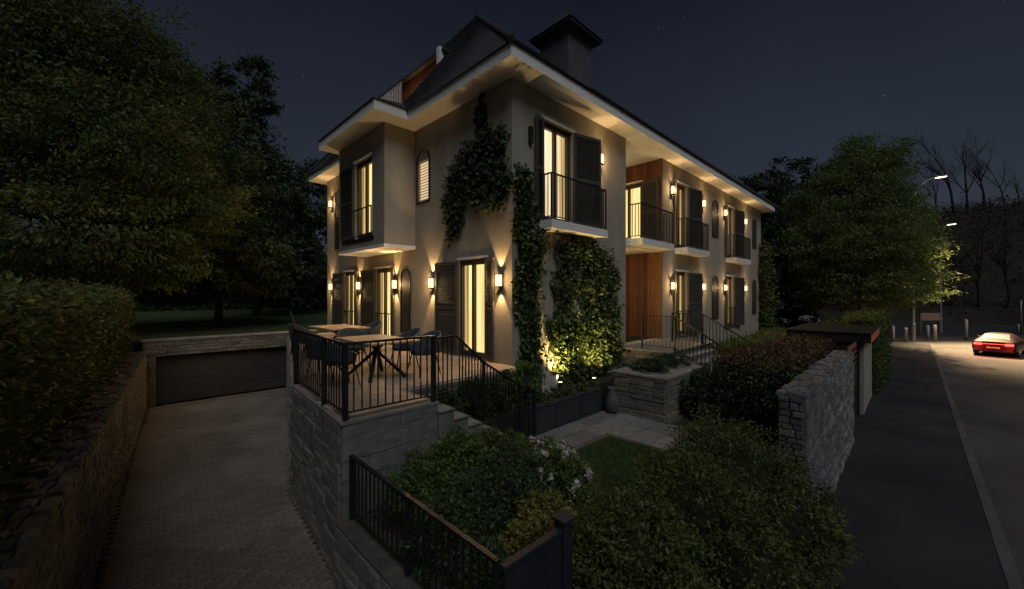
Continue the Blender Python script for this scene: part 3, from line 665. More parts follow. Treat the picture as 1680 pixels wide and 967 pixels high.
# louvred arched window on the left facade and blind arched panels on the right facade
def arch(a0, a1, z0, z1, n=10):
    c = (a0+a1)/2; r = (a1-a0)/2; hh = min(r, .32)
    return [(a0, z0), (a1, z0)]+[(c+r*math.cos(math.pi*i/n), z1+hh*math.sin(math.pi*i/n)) for i in range(n+1)]
def arched_panel(F, a0, a1, z0, z1, lit=False):
    o_ = arch(a0-.05, a1+.05, z0-.05, z1); i_ = arch(a0, a1, z0, z1)
    mb = MB(); n = len(o_); vs = [F.p(a, .035, z) for a, z in o_]+[F.p(a, .035, z) for a, z in i_]+[F.p(a, -.02, z) for a, z in o_]+[F.p(a, -.02, z) for a, z in i_]
    fs = []
    for k in range(n):
        l = (k+1) % n; fs += [(k, l, n+l, n+k), (k, 2*n+k, 2*n+l, l), (n+k, n+l, 3*n+l, 3*n+k)]
    w = mb.add(vs, fs).build('arched_window', 'darkmetal', H)
    MB().fprism(F, i_, .002 if not lit else -.10, .008 if not lit else -.09).build('panel', 'shutter' if not lit else 'blind', w)
    if lit:
        sl = MB(); z = z0+.02
        while z < z1+.28:
            hw = (a1-a0)/2 if z < z1 else (a1-a0)/2*math.sqrt(max(.05, 1-((z-z1)/.32)**2)); c = (a0+a1)/2
            sl.hexa([F.p(c-hw, .0, z), F.p(c+hw, .0, z), F.p(c+hw, .012, z-.004), F.p(c-hw, .012, z-.004), F.p(c-hw, -.03, z+.03), F.p(c+hw, -.03, z+.03), F.p(c+hw, -.02, z+.034), F.p(c-hw, -.02, z+.034)]); z += .085
        sl.build('louvres', 'plaster', w, kind='stuff')
    else:
        z = z0+.06
        sl = MB()
        while z < z1:
            sl.fbox(F, a0+.04, a1-.04, .008, .02, z, z+.035); z += .07
        sl.build('louvres', 'shutter', w, kind='stuff')
    return w
arched_panel(FL, *LOUV, lit=True)
for a0, a1, z0, z1 in ((12.75, 13.45, 4.30, 5.65), (19.1, 19.75, 4.30, 5.65), (12.75, 13.45, .55, 2.15), (19.1, 19.75, .55, 2.15)): arched_panel(FRT, a0, a1, z0, z1)
arched_panel(FL, 4.55, 5.05, .45, 2.15)

# shutters: hinged leaves, some folded flat on the wall, some standing out
def shutter(F, hinge, side, ang, z0, z1, w=.92):
    # side +1: hinged on the a1 jamb and opening towards +a; ang from the wall plane
    o = F.p(hinge, .03, 0); a = math.radians(ang); u = (F.u*side*math.cos(a)+F.n*math.sin(a)).normalized(); nn = (F.n*math.cos(a)-F.u*side*math.sin(a)).normalized()
    G = Fr(o, u, nn); st = .075; mb = MB(); y0, y1 = .0, .042
    mb.fbox(G, 0.0, st, y0, y1, z0, z1); mb.fbox(G, w-st, w, y0, y1, z0, z1)
    for a_, b_ in ((z0, z0+.12), ((z0+z1)/2-.05, (z0+z1)/2+.05), (z1-.09, z1)): mb.fbox(G, st, w-st, y0+.001, y1-.001, a_, b_)
    s = mb.build('shutter', 'shutter', H); lv = MB(); z = z0+.13
    while z < z1-.11:
        if abs(z-(z0+z1)/2) > .07: lv.hexa([G.p(st, .006, z+.026), G.p(w-st, .006, z+.026), G.p(w-st, .014, z+.03), G.p(st, .014, z+.03), G.p(st, .028, z), G.p(w-st, .028, z), G.p(w-st, .036, z+.004), G.p(st, .036, z+.004)])
        z += .045
    lv.build('slats', 'shutter', s, kind='stuff'); MB().fbox(G, st, w-st, .004, .008, z0+.1, z1-.08).build('backing', 'shutter', s)
zt = 2.50
shutter(FL, 2.02, 1, 4, .03, zt, .95); shutter(FL, .88, -1, 7, .03, zt, .36)
shutter(FL, 6.90, 1, 5, .03, zt, .95); shutter(FL, 5.70, -1, 3, .03, zt, .22)
shutter(FL, 9.72, 1, 5, .03, zt, .95); shutter(FL, 8.64, -1, 3, .03, zt, .3)
zu0, zu1 = ZF+.03, 5.96
shutter(FRT, 2.29, 1, 14, zu0, zu1, .95); shutter(FRT, 1.04, -1, 8, zu0, zu1, .34)
shutter(FRT, 9.94, 1, 10, zu0, zu1, 1.0); shutter(FRT, 8.76, -1, 20, zu0, zu1, .3)
shutter(FRT, 15.77, 1, 10, zu0, zu1, 1.0); shutter(FRT, 14.62, -1, 20, zu0, zu1, .3)
shutter(FRT, 9.94, 1, 10, .03, zt, 1.0); shutter(FRT, 8.76, -1, 20, .03, zt, .3)
shutter(FRT, 15.77, 1, 10, .03, zt, 1.0); shutter(FRT, 14.62, -1, 20, .03, zt, .3)
shutter(FW, .78, -1, 3, ZF+.05, 5.88, .68)
shutter(FB, 6.32, 1, 3, ZF-.02, 5.84, .92)
shutter(Fr((0, 0, 0), (0, 1, 0), (-1, 0, 0)), 10.6, -1, 3, ZF, 5.9, .9)

# balconies of the street facade
def balcony(a0, a1, dep=.45):
    s = MB().fbox(FRT, a0-.04, a1+.04, .003, dep+.05, 3.20, 3.40).build('balcony', 'white', H)
    P = [FRT.p(a0, .03, 3.40), FRT.p(a0, dep, 3.40), FRT.p(a1, dep, 3.40), FRT.p(a1, .03, 3.40)]
    railing('railing', None, [tuple(p) for p in P], 1.10, [1, 2], .105, parent=s, pw=.03)
balcony(.86, 3.2); balcony(5.25, 7.5); balcony(8.75, 10.95); balcony(14.55, 16.9)
s = MB().fbox(FB, 4.9, 7.0, .004, .05, ZF-.14, ZF-.06).build('bay_rail_sill', 'darkmetal', H)
railing('railing', None, [tuple(FB.p(5.0, .05, ZF-.06)), tuple(FB.p(7.2, .05, ZF-.06))], .92, [0, 1], .3, parent=s, pw=.03)
for a0, a1 in ((5.66, 6.94), (8.6, 9.76)):
    s = MB().fbox(FL, a0, a1, .004, .03, .05, .08).build('window_guard', 'darkmetal', H)
    railing('railing', None, [tuple(FL.p(a0, .02, .05)), tuple(FL.p(a1, .02, .05))], .92, [0, 1], .28, parent=s, pw=.03)
for a0, a1 in ((8.7, 10.0), (14.56, 15.83)):
    s = MB().fbox(FRT, a0, a1, .065, .09, .05, .08).build('window_guard', 'darkmetal', H)
    railing('railing', None, [tuple(FRT.p(a0, .08, .05)), tuple(FRT.p(a1, .08, .05))], .92, [0, 1], .2, parent=s, pw=.03)

# ------------------------------------------------------------------ wall lanterns
def lantern_proto():
    t = thing('wall_lantern', 'x', 'wall lamp', (0, 0, 0), 0, 'lit wall lanterns on the house')
    MB().box(-.055, .055, -.02, 0, -.17, .17).build('backplate', 'darkmetal', t)
    f = MB(); w, d, h = .075, .14, .15
    for x in (-w, w):
        for y in (-d, -.028): f.box(x-.006, x+.006, y-.006, y+.006, -h, h)
    f.box(-w-.006, w+.006, -d-.006, -.02, h, h+.014); f.box(-w-.006, w+.006, -d-.006, -.02, -h-.014, -h)
    f.build('cage', 'darkmetal', t)
    MB().box(-.058, .058, -.126, -.034, -.13, .13).build('lens', 'lens', t)
    for s in (1, -1):
        l = bpy.data.lights.new('lantern_beam', 'SPOT'); l.energy = 80 if s > 0 else 75; l.color = (1, .62, .26); l.spot_size = math.radians(60); l.spot_blend = .35; l.shadow_soft_size = .015
        o = bpy.data.objects.new('lantern_beam', l); COL.objects.link(o); o.parent = t; o.location = (0, -.085, s*.18); o.rotation_euler = (0 if s < 0 else math.pi, 0, 0); WM[o.name] = Matrix()
    l = bpy.data.lights.new('lantern_glow', 'POINT'); l.energy = 22; l.color = (1, .62, .27); l.shadow_soft_size = .05
    o = bpy.data.objects.new('lantern_glow', l); COL.objects.link(o); o.parent = t; o.location = (0, -.24, 0); WM[o.name] = Matrix()
    l = bpy.data.lights.new('lantern_front', 'SPOT'); l.energy = 75; l.color = (1, .66, .33); l.spot_size = math.radians(150); l.spot_blend = .6; l.shadow_soft_size = .06
    o = bpy.data.objects.new('lantern_front', l); COL.objects.link(o); o.parent = t; o.location = (0, -.17, 0); o.rotation_euler = (-math.pi/2, 0, 0); WM[o.name] = Matrix()
    return t
LP = lantern_proto()
LAN = [(FL, .36, 1.95, 'lit wall lantern on the house corner edge right of the terrace door'),
       (FL, 3.24, 1.95, 'lit wall lantern beside the flat shutter of the terrace door'),
       (FL, 5.40, 1.95, 'lit wall lantern under the bay, between arched panel and second terrace window'),
       (FL, 8.22, 1.95, 'lit wall lantern between the two narrow ground floor windows under the bay'),
       (FL, 11.05, 1.95, 'lit ground floor wall lantern at the driveway end of the terrace facade'),
       (FL, 11.05, 5.50, 'lit upper floor wall lantern beyond the projecting bay'),
       (FRT, 3.55, 5.56, 'lit wall lantern right of the large corner balcony window'),
       (FRT, 8.40, 5.56, 'lit upper lantern between the wood clad loggia and the next balcony'),
       (FRT, 11.55, 5.56, 'lit upper lantern right of the middle balcony'),
       (FRT, 14.33, 5.56, 'lit upper lantern between arched panel and the farthest balcony'),
       (FRT, 17.60, 5.56, 'lit upper lantern past the farthest balcony'),
       (FRT, 8.40, 1.95, 'lit lower lantern beside the wooden entrance recess'),
       (FRT, 11.55, 1.95, 'lit lower lantern past the window beside the entrance stairs'),
       (FRT, 14.33, 1.95, 'lit lower lantern between arched panel and the farthest ground floor window'),
       (FRT, 17.60, 1.95, 'lit lower lantern past the farthest ground floor window'),
       (Fr((LX0, 0, 0), (0, 1, 0), (1, 0, 0)), 1.6, 5.2, 'lit wall lantern inside the upper loggia'),
       (Fr((LX0, 0, 0), (0, 1, 0), (1, 0, 0)), 1.2, 2.1, 'lit wall lantern inside the wooden entrance recess'),
       (Fr((cx1-.086, 0, 0), (0, 1, 0), (-1, 0, 0)), 7.0, zt0+1.1, 'lit wall lantern on the wood wall of the roof terrace')]
LOWB = {}
for i, (F, a, z, lab) in enumerate(LAN):
    p = F.p(a, .004, z); rz = math.atan2(F.n.y, F.n.x)+math.pi/2; wm = Matrix.Translation(p) @ Matrix.Rotation(rz, 4, 'Z')
    if i == 0: LP.matrix_basis = wm; WM[LP.name] = wm; LP['label'] = lab
    else:
        c = copy_tree(LP, wm, None, lab)
        if F is not FL or z > 4:
            for ch in c.children:
                if ch.type == 'LIGHT' and ch.name.startswith('lantern_beam'):
                    if ch.data.name not in LOWB: LOWB[ch.data.name] = ch.data.copy(); LOWB[ch.data.name].energy *= .16
                    ch.data = LOWB[ch.data.name]
        if 'inside' in lab:
            for ch in c.children:
                if ch.type == 'LIGHT' and ch.name.startswith('lantern_front'): ch.data = ch.data.copy(); ch.data.energy *= .4
u = thing('wall_lantern', 'small unlit dark wall lamp left of the corner balcony shutter', 'wall lamp', FRT.p(.58, .004, 5.4))
MB().fbox(FRT, .53, .63, .004, .09, 5.22, 5.62).build('housing', 'darkmetal', u, bevel=.01); MB().fbox(FRT, .545, .615, .0, .004, 5.2, 5.64).build('backplate', 'frame', u)

# ================================================================== ENTRANCE STAIRS AND GARDEN STRUCTURES
t = thing('entrance_stairs', 'stone clad entrance landing with steps towards the street gate', 'stairs', (6, -1.6, ZG))
MB().box(4.60, 8.2, -1.58, -.003, -2.43, -.05).build('landing', 'mortar', t)
MB().box(4.55, 8.25, -1.62, -.003, -.048, -.004).build('landing_slab', 'slab', t, bevel=.008)
face_pieces(t, 'stone', 'stone', (4.60, -1.58), (4.60, -.01), ZG-.2, -.05, (-1, 0), lambda L, H: rubble(L, H, (.10, .17), (.2, .5), seed=31))
for i in range(7):
    z1 = -.17*(i+1); y = -1.62-i*.29
    MB().box(4.72, 7.4, y-.29, y, -2.43, z1-.04).build('riser', 'ashlar', t); MB().box(4.68, 7.44, y-.31, y-.002, z1-.038, z1).build('tread', 'slab', t, bevel=.006)
t = thing('stone_planter', 'warm lit rubble stone block below the entrance stairs', 'planter wall', (3.4, -1.9, ZG))
MB().box(2.44, 4.58, -2.50, -1.18, -2.43, -.34).build('core', 'mortar', t)
MB().box(2.40, 4.59, -2.54, -1.14, -.338, -.28).build('coping', 'slab', t, bevel=.01)
MB().box(2.30, 4.6, -2.62, -1.05, -2.43, ZG+.07).build('plinth', 'mortar', t)
face_pieces(t, 'stone', 'stone', (2.44, -2.50), (2.44, -1.18), ZG+.07, -.34, (-1, 0), lambda L, H: rubble(L, H, (.09, .17), (.2, .5), seed=32))
face_pieces(t, 'stone', 'stone', (2.44, -2.50), (4.58, -2.50), ZG+.07, -.34, (0, -1), lambda L, H: rubble(L, H, (.09, .17), (.2, .5), seed=33))
for x, lab in ((5.0, 'black railing of the entrance stairs on the side of the stone block'), (7.15, 'black railing of the entrance stairs on the far side')):
    railing('stair_railing', lab, [(x, -.6, 0), (x, -1.6, 0), (x, -3.6, -1.17)], .98, [0, 1, 2], .12)
# garden bed behind the planters
MB().box(-2.58, -.52, -.995, -.425, -2.43, -.72).build('flower_bed', 'soil', kind='structure')
MB().box(-.5, 4.55, -.60, -.004, -2.43, -.74).build('house_bed', 'soil', kind='structure')
for i in range(3):
    x0 = -.48+i*.88
    t = thing('planter_box', ['dark metal planter box next to the stepped stone wall', 'middle dark metal planter box under the ivy wall', 'dark metal planter box next to the grey vase'][i], 'planter', (x0+.42, -.8, ZG), 0, 'planter boxes along the path')
    MB().box(x0, x0+.84, -1.0, -.63, ZG, -.74).build('box', 'planter', t, bevel=.012)
    MB().box(x0-.012, x0+.852, -1.014, -.618, -.74, -.70).build('rim', 'planter', t, bevel=.006)
    bl = [((x0+.2+.22*j, -.82, -.62), (.2, .18, .16+.05*(i+j) % .1)) for j in range(3)]
    p, o = blob_pts(bl, 700, 40+i); foliage('foliage', 'leaf_ivy', t, p, o, .07, 40+i)
t = thing('picket_fence', 'tiny pale picket fence lit by the garden spotlight', 'fence', (1.1, -.3, -.74))
for i in range(7): MB().box(.72+i*.085, .76+i*.085, -.31, -.29, -.74, -.36).build('picket', 'bollard', t)
MB().box(.70, 1.30, -.289, -.275, -.58, -.55).build('crossbar', 'bollard', t)
t = thing('stone_vase', 'bulbous grey stone vase at the corner of the stone block', 'vase', (2.16, -1.28, ZG))
MB().lathe((2.16, -1.28, ZG+.04), [(.10, 0), (.15, .08), (.175, .2), (.155, .34), (.10, .48), (.085, .56), (.115, .62), (.09, .625), (.07, .56)], 24).build('body', 'pot', t, True)
MB().lathe((2.16, -1.28, ZG+.012), [(.15, 0), (.15, .03)], 20).build('foot', 'pot', t)
for (x, y, lab, pw, aim) in ((1.25, -.42, 'small garden spotlight glowing behind the picket fence', 320, (.7, .38, 1.6)), (2.25, -.72, 'small garden spotlight glowing behind the stone vase', 300, (.9, .12, 1.2))):
    t = thing('garden_spotlight', lab, 'spotlight', (x, y, -.74))
    MB().tube([(x, y, -.76), (x, y, -.62)], .012, 8).build('stake', 'darkmetal', t)
    MB().tube([(x, y, -.64), (x+.01, y+.02, -.52)], [.035, .05], 14).build('housing', 'darkmetal', t, True)
    MB().tube([(x+.0105, y+.021, -.519), (x+.011, y+.022, -.513)], .046, 14).build('lens', 'spotlens', t)
    l = bpy.data.lights.new('spot_beam', 'SPOT'); l.energy = pw; l.color = (1, .70, .27); l.spot_size = math.radians(105); l.spot_blend = .7; l.shadow_soft_size = .03
    o = bpy.data.objects.new('spot_beam', l); COL.objects.link(o); WM[o.name] = Matrix(); o.parent = t; o.matrix_parent_inverse = WM[t.name].inverted()
    o.location = (x+.011, y+.022, -.49); o.rotation_euler = Vector(aim).to_track_quat('-Z', 'Y').to_euler()

# ------------------------------------------------------------------ railings
railing('terrace_railing', 'black baluster railing around the raised terrace with the dining table',
        [(-2.93, -1.27, 0), (-4.27, -1.27, 0), (-4.22, -.35, 0), (-4.09, 1.48, 0), (-3.0, 5.7, 0), (-1.75, 10.6, 0)], .98, [0, 1, 2, 3, 4, 5], .115, pw=.06)
railing('stair_railing', 'black sloping railing above the stepped stone wall', [(-2.88, -1.20, -.02), (-2.45, -1.20, -.02), (-1.86, -1.20, -.52), (-.95, -1.20, -1.08), (-.55, -1.20, -1.25)], .96, [2, 3, 4], .09)
railing('garden_railing', 'black railing between the shrub bed and the sunken driveway', [(-4.24, -1.40, ZG+.05), (-4.24, -2.8, ZG+.05), (-4.24, -4.16, ZG+.05)], .80, [0, 1, 2], .105)
t = thing('garden_fence', 'dark panel fence with a square post in front of the shrub bed', 'fence', (-3.9, -4.2, ZG))
MB().box(-4.20, -3.52, -4.225, -4.195, ZG, -.53).build('panel', 'fencepanel', t)
MB().box(-4.22, -3.52, -4.245, -4.175, -.528, -.48).build('top_rail', 'fencepanel', t, bevel=.006)
MB().box(-3.52, -3.40, -4.27, -4.15, ZG-.05, -.42).build('post', 'fencepanel', t, bevel=.006); MB().box(-3.54, -3.38, -4.29, -4.13, -.418, -.39).build('post_cap', 'fencepanel', t)

# ------------------------------------------------------------------ boundary wall, gate and canopy on the street
t = thing('boundary_wall', 'grey rubble stone boundary wall between garden and pavement', 'wall', (3.6, -5.2, ZP))
MB().box(.55, 6.65, -5.35, -5.04, -2.43, .14).build('wall_core', 'mortar', t)
pieces(t, 'coping_stone', 'greystone', (.53, -5.38, .14), (1, 0, 0), (0, 1, 0), (0, 0, 1), [(b0, b1, a0, a1, d_) for a0, a1, b0, b1, d_ in rubble(.38, 6.12, (.14, .36), (.11, .24), .012, (.04, .08), 43)])
face_pieces(t, 'stone', 'greystone', (.55, -5.35), (6.65, -5.35), ZP, .14, (0, -1), lambda L, H: rubble(L, H, (.06, .12), (.12, .34), seed=41))
face_pieces(t, 'stone', 'greystone', (.55, -5.35), (.55, -5.04), ZG, .14, (-1, 0), lambda L, H: rubble(L, H, (.06, .12), (.10, .22), seed=42))
t = thing('street_gate', 'dark metal slatted gate in the stone boundary wall', 'gate', (8.2, -5.2, ZP))
MB().box(6.68, 6.78, -5.26, -5.14, ZP, .30).build('post', 'darkmetal', t); MB().box(9.75, 9.85, -5.26, -5.14, ZP, .30).build('post', 'darkmetal', t)
g = MB(); g.box(6.80, 6.86, -5.23, -5.18, ZP+.06, .22); g.box(9.66, 9.72, -5.23, -5.18, ZP+.06, .22); g.box(6.86, 9.66, -5.228, -5.182, .16, .22); g.box(6.86, 9.66, -5.228, -5.182, ZP+.06, ZP+.12); g.build('gate_frame', 'darkmetal', t)
for i in range(13):
    z = ZP+.15+i*.165; MB().box(6.865, 9.655, -5.215, -5.195, z, z+(.15 if i < 8 else .085)).build('slat', 'darkmetal', t)
t = thing('gate_shelter', 'pale rendered gate pier with a flat dark canopy over the entrance', 'shelter', (11, -4.5, ZP))
MB().box(9.9, 13.2, -5.35, -5.05, -2.43, .17).build('street_wall', 'plaster', t)
MB().box(10.1, 10.35, -5.045, -3.75, -2.43, .17).build('side_wall', 'plaster', t); MB().box(10.36, 13.2, -3.95, -3.75, -2.43, .17).build('back_wall', 'plaster', t)
MB().box(9.4, 13.4, -5.55, -3.45, .175, .44).build('canopy', 'darkmetal', t, bevel=.01); MB().box(9.36, 13.44, -5.59, -3.41, .442, .47).build('canopy_flashing', 'darkmetal', t)

# ------------------------------------------------------------------ terrace furniture
def table_proto():
    t = thing('dining_table', 'x', 'table', (0, 0, 0), 0, 'tables on the terrace')
    for i in range(5): MB().box(-.5+i*.2+.003, -.5+(i+1)*.2-.003, -.80, .80, .715, .75).build('top_board', 'tablewood', t, bevel=.004)
    f = MB(); f.box(-.36, .36, -.03, .03, .68, .713); f.box(-.03, .03, -.62, .62, .68, .712); f.build('under_frame', 'darkmetal', t)
    for sx, sy in ((1, 1), (1, -1), (-1, 1), (-1, -1)): MB().bar((sx*.36, sy*.48, .02), (-sx*.10, -sy*.16, .69), .07, .05).build('leg', 'darkmetal', t)
    return t
def chair_proto():
    t = thing('armchair', 'x', 'chair', (0, 0, 0), 0, 'armchairs around the terrace tables')
    n, k = 14, 6
    def P(i, j):                               # curved shell: seat edge up to backrest and arms
        a = math.radians(-120+240*i/n); b = j/k; r = .27+.05*b; hb = .45+(.10+.32*max(0, math.cos(a*.62))**1.5)*b
        return (r*math.sin(a)*1.02, .27*math.cos(a)*(1+.22*b)+.0, hb)
    MB().grid(P, n, k).build('shell', 'fabric', t, True); t.children[-1].modifiers.new('solid', 'SOLIDIFY').thickness = .03
    MB().lathe((0, .0, .40), [(.05, 0), (.24, .01), (.265, .05), (.24, .08), (.05, .085)], 18).build('seat', 'fabric', t, True)
    for sx, sy in ((1, 1), (1, -1), (-1, 1), (-1, -1)): MB().tube([(sx*.17, sy*.17, .42), (sx*.25, sy*.25, .0)], [.014, .010], 8).build('leg', 'darkmetal', t)
    return t
TB = table_proto(); CH = chair_proto()
def put(proto, x, y, rz, lab, first):
    wm = Matrix.Translation((x, y, 0)) @ Matrix.Rotation(rz, 4, 'Z')
    if first: proto.matrix_basis = wm; WM[proto.name] = wm; proto['label'] = lab; return proto
    return copy_tree(proto, wm, None, lab)
put(TB, -2.78, .98, .02, 'wooden dining table on crossed dark legs behind the terrace corner railing', True)
put(TB, -2.2, 4.5, .06, 'second wooden table on the terrace near the narrow windows', False)
CHL = [(-3.62, .60, math.pi/2, 'dark armchair between railing corner and dining table, towards the garden'), (-3.60, 1.45, math.pi/2+.1, 'dark armchair between side railing and dining table, towards the garage'),
       (-1.98, .55, -math.pi/2, 'dark armchair on the house side of the dining table, towards the garden'), (-1.95, 1.4, -math.pi/2-.15, 'dark armchair on the house side of the dining table, beside the door shutter'),
       (-2.75, 2.15, 0.0, 'dark armchair at the end of the dining table between both tables'),
       (-3.0, 4.2, math.pi/2, 'dark armchair by the side railing at the second table'), (-2.95, 4.95, math.pi/2, 'dark armchair at the second table, railing side, towards the garage'), (-1.4, 4.4, -math.pi/2, 'dark armchair at the second table under the bay')]
for i, (x, y, rz, lab) in enumerate(CHL): put(CH, x, y, rz, lab, i == 0)

# ================================================================== PLANTS
def px_blob(px, py, depth, rx, ry, rd=None):
    k = depth/F_PX; return (tuple(at(px, py, depth)), (rx*k, (rd or rx)*k, ry*k))
def shrub(name, label, blobs, n, size, m, seed, flowers=0, fm='petal', asp=.5, core=.58, group=None, droop=.1, cat='shrub', up=0.0, fs=.05):
    zb = min(b[0][2]-b[1][2] for b in blobs); c0 = blobs[0][0]
    t = thing(name, label, cat, (c0[0], c0[1], zb), 0, group)
    st = MB(); rr = random.Random(seed)
    for c, rad in blobs:
        for q in range(4):
            st.tube(limb_path((c0[0]+rr.uniform(-.1, .1), c0[1]+rr.uniform(-.1, .1), zb), (c[0]+rr.uniform(-.6, .6)*rad[0], c[1]+rr.uniform(-.6, .6)*rad[1], c[2]+rr.uniform(0, .6)*rad[2]), 4, .1, seed+q), [.014, .011, .008, .004], 5)
    st.build('stems', 'bark', t)
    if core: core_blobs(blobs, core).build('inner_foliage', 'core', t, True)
    p, o = blob_pts(blobs, n, seed, .62, 30, .10, .8); foliage('foliage', m, t, p, o, size, seed, asp=asp, droop=droop, up=up)
    if flowers:
        r = np.random.default_rng(seed+5); oo = r.normal(size=(flowers, 3)); oo[:, 2] = np.abs(oo[:, 2])*.8-.1; oo /= np.linalg.norm(oo, axis=1)[:, None]; ix = r.integers(0, len(blobs), flowers)
        ctr = np.array([b[0] for b in blobs])[ix]+oo*np.array([b[1] for b in blobs])[ix]*1.06
        pts = np.repeat(ctr, 26, 0)+r.normal(size=(len(ctr)*26, 3))*fs*.6; foliage('flowers', fm, t, pts, None, fs, seed, asp=.8)['kind'] = 'stuff'
    return t
def hedge(name, label, x0, x1, y0, y1, z0, z1, n, size, m, seed, top=None, rz=0, org=(0, 0)):
    wm = Matrix.Translation((org[0], org[1], 0)) @ Matrix.Rotation(rz, 4, 'Z')
    t = thing(name, label, 'hedge', (org[0], org[1], 0), rz)
    c = MB(); k = 24
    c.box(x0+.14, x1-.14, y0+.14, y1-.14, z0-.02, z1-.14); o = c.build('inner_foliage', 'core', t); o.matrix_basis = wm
    p, oo = box_pts(x0, x1, y0, y1, z0, z1, n, seed); f = foliage('foliage', m, t, p, oo, size, seed, asp=.5, droop=.1); f.matrix_basis = wm
    if top:
        p, oo = box_pts(x0, x1, y0, y1, z1-.02, z1+.10, int(n*.14), seed+1, .1); f = foliage('new_shoots', top, t, p, oo, size, seed+1, up=.6); f.matrix_basis = wm
    return t
# tall clipped hedge above the ramp wall (local x across, y along the wall)
ha = -math.atan2(ld.x, ld.y)
hedge('clipped_hedge', 'tall clipped hedge on top of the driveway retaining wall', -1.6, -.44, 0, 17.6, -.28, 1.62, 56000, .085, 'leaf_hedge', 50, rz=ha, org=(LW0.x, LW0.y))
hedge('dark_hedge', 'dark hedge with reddish young leaves beside the entrance stairs', 3.0, 8.9, -4.75, -3.45, ZG, .10, 30000, .075, 'leaf_dark', 51, top='leaf_red')
hedge('low_hedge', 'low green hedge in front of the far ground floor windows', 9.2, 18.5, -2.3, -1.2, ZG-.05, -.25, 16000, .08, 'leaf_olive', 52)
hedge('street_hedge', 'green hedge beside the pavement beyond the gate shelter', 13.5, 22, -5.5, -4.5, ZP-.05, .75, 22000, .09, 'leaf_olive', 53)
hedge('far_hedge', 'dark hedge behind the gate shelter towards the round tree', 14.5, 30, -4.0, -3.0, ZG-.05, .15, 14000, .10, 'leaf_dark', 54)

hedge('boundary_hedge', 'long dark hedge closing the lawn far behind the garage', -40, 18, 44, 45.5, 0.0, 4.5, 30000, .3, 'leaf_dark', 55)
# front garden shrubs
def gs(px, py, z, r, h): p = on_z(px, py, z); return ((p.x, p.y, p.z), (r, r, h))
SH = [('bushy olive green shrub against the terrace front wall', [(-3.5, -2.0, -.95, .5, .45), (-3.0, -2.1, -.85, .5, .5)], 'leaf_green', 0),
      ('leafy shrub at the foot of the stepped stone wall', [(-2.3, -1.9, -.95, .45, .4), (-1.8, -1.8, -1.0, .35, .32)], 'leaf_olive', 0),
      ('small pale leaved plant by the bottom of the sloping railing', [(-1.45, -1.75, -1.08, .28, .22)], 'leaf_yellow', 8),
      ('dark shrub beside the driveway railing', [(-3.75, -2.9, -1.0, .45, .40), (-3.4, -2.8, -.95, .4, .4)], 'leaf_dark', 0),
      ('broad dark shrub in the middle of the front bed', [(-2.9, -2.85, -.95, .5, .42), (-2.5, -2.6, -.9, .45, .42)], 'leaf_dark', 0),
      ('white flowering hydrangea beside the lawn', [(-2.0, -2.9, -.98, .46, .40), (-1.65, -2.6, -1.0, .36, .34)], 'leaf_green', 60),
      ('yellow green tufted plant behind the dark fence panel', [(-3.35, -3.75, -1.02, .34, .33), (-3.0, -3.6, -1.0, .33, .35)], 'leaf_yellow', 0),
      ('dark low shrub between the driveway railing and the fence', [(-3.85, -3.6, -1.1, .32, .28)], 'leaf_dark', 0)]
for i, (lab, bl, m, fl) in enumerate(SH):
    blobs = [((x, y, z), (r_, r_, h)) for x, y, z, r_, h in bl]
    shrub('garden_shrub', lab, blobs, int(9000*len(bl)), .052, m, 60+i, fl, fs=.045)
BIG = [('large olive green shrub next to the dark fence post', [(-2.75, -4.55, -1.05, .62, .60), (-2.35, -4.2, -1.08, .5, .5), (-3.0, -4.95, -1.25, .5, .5)]),
       ('rounded tall shrub in the middle of the street edge planting', [(-1.55, -4.65, -1.0, .75, .72), (-1.1, -4.3, -1.05, .6, .58), (-1.7, -5.2, -1.25, .6, .6)]),
       ('dense shrub at the end of the grey boundary wall', [(-.25, -4.75, -.95, .75, .72), (.15, -4.2, -.85, .55, .60), (-.5, -5.3, -1.3, .62, .62), (.2, -5.3, -1.35, .5, .65)])]
for i, (lab, bl) in enumerate(BIG):
    blobs = [((x, y, z), (r_, r_, h)) for x, y, z, r_, h in bl]+[((x, y, -1.75), (r_*.9, r_*.9, .5)) for x, y, z, r_, h in bl]
    shrub('big_shrub', lab, blobs, 46000, .05, 'leaf_hedge' if i != 1 else 'leaf_olive', 80+i, asp=.42)
for i, (lab, bl, m, fl) in enumerate([('dark rounded shrub between the warm stone block and the reddish hedge', [(3.25, -3.0, -.75, .42, .55), (3.9, -3.0, -.65, .42, .62)], 'leaf_dark', 0),
      ('reddish leaved shrub covering the foot of the entrance stairs', [(4.6, -3.25, -.55, .45, .72), (5.4, -3.55, -.5, .45, .75), (6.2, -3.6, -.5, .45, .75)], 'leaf_red', 0),
      ('green shrub in front of the far stair railing', [(7.9, -2.6, -.55, .5, .75), (8.6, -2.2, -.6, .5, .7)], 'leaf_green', 0),
      ('low leafy shrub in front of the stepped wall treads', [(-2.9, -1.75, -.85, .4, .45)], 'leaf_green', 0)]):
    shrub('garden_shrub', lab, [((x, y, z), (r_, r_, h)) for x, y, z, r_, h in bl], int(6000*len(bl)), .055, m, 70+i, fl, fs=.045)
BED = [('leafy bed plant beside the top of the stepped wall', [(-2.3, -.68, -.45, .32, .40)], 'leaf_olive'), ('bright leafy bed plant in front of the terrace edge', [(-1.7, -.66, -.42, .34, .42)], 'leaf_green'),
       ('bed plant with light leaves beside the terrace door corner', [(-1.05, -.62, -.45, .34, .44), (-.6, -.5, -.4, .3, .42)], 'leaf_olive'), ('leafy plant at the foot of the house corner', [(-.1, -.5, -.35, .36, .50)], 'leaf_green')]
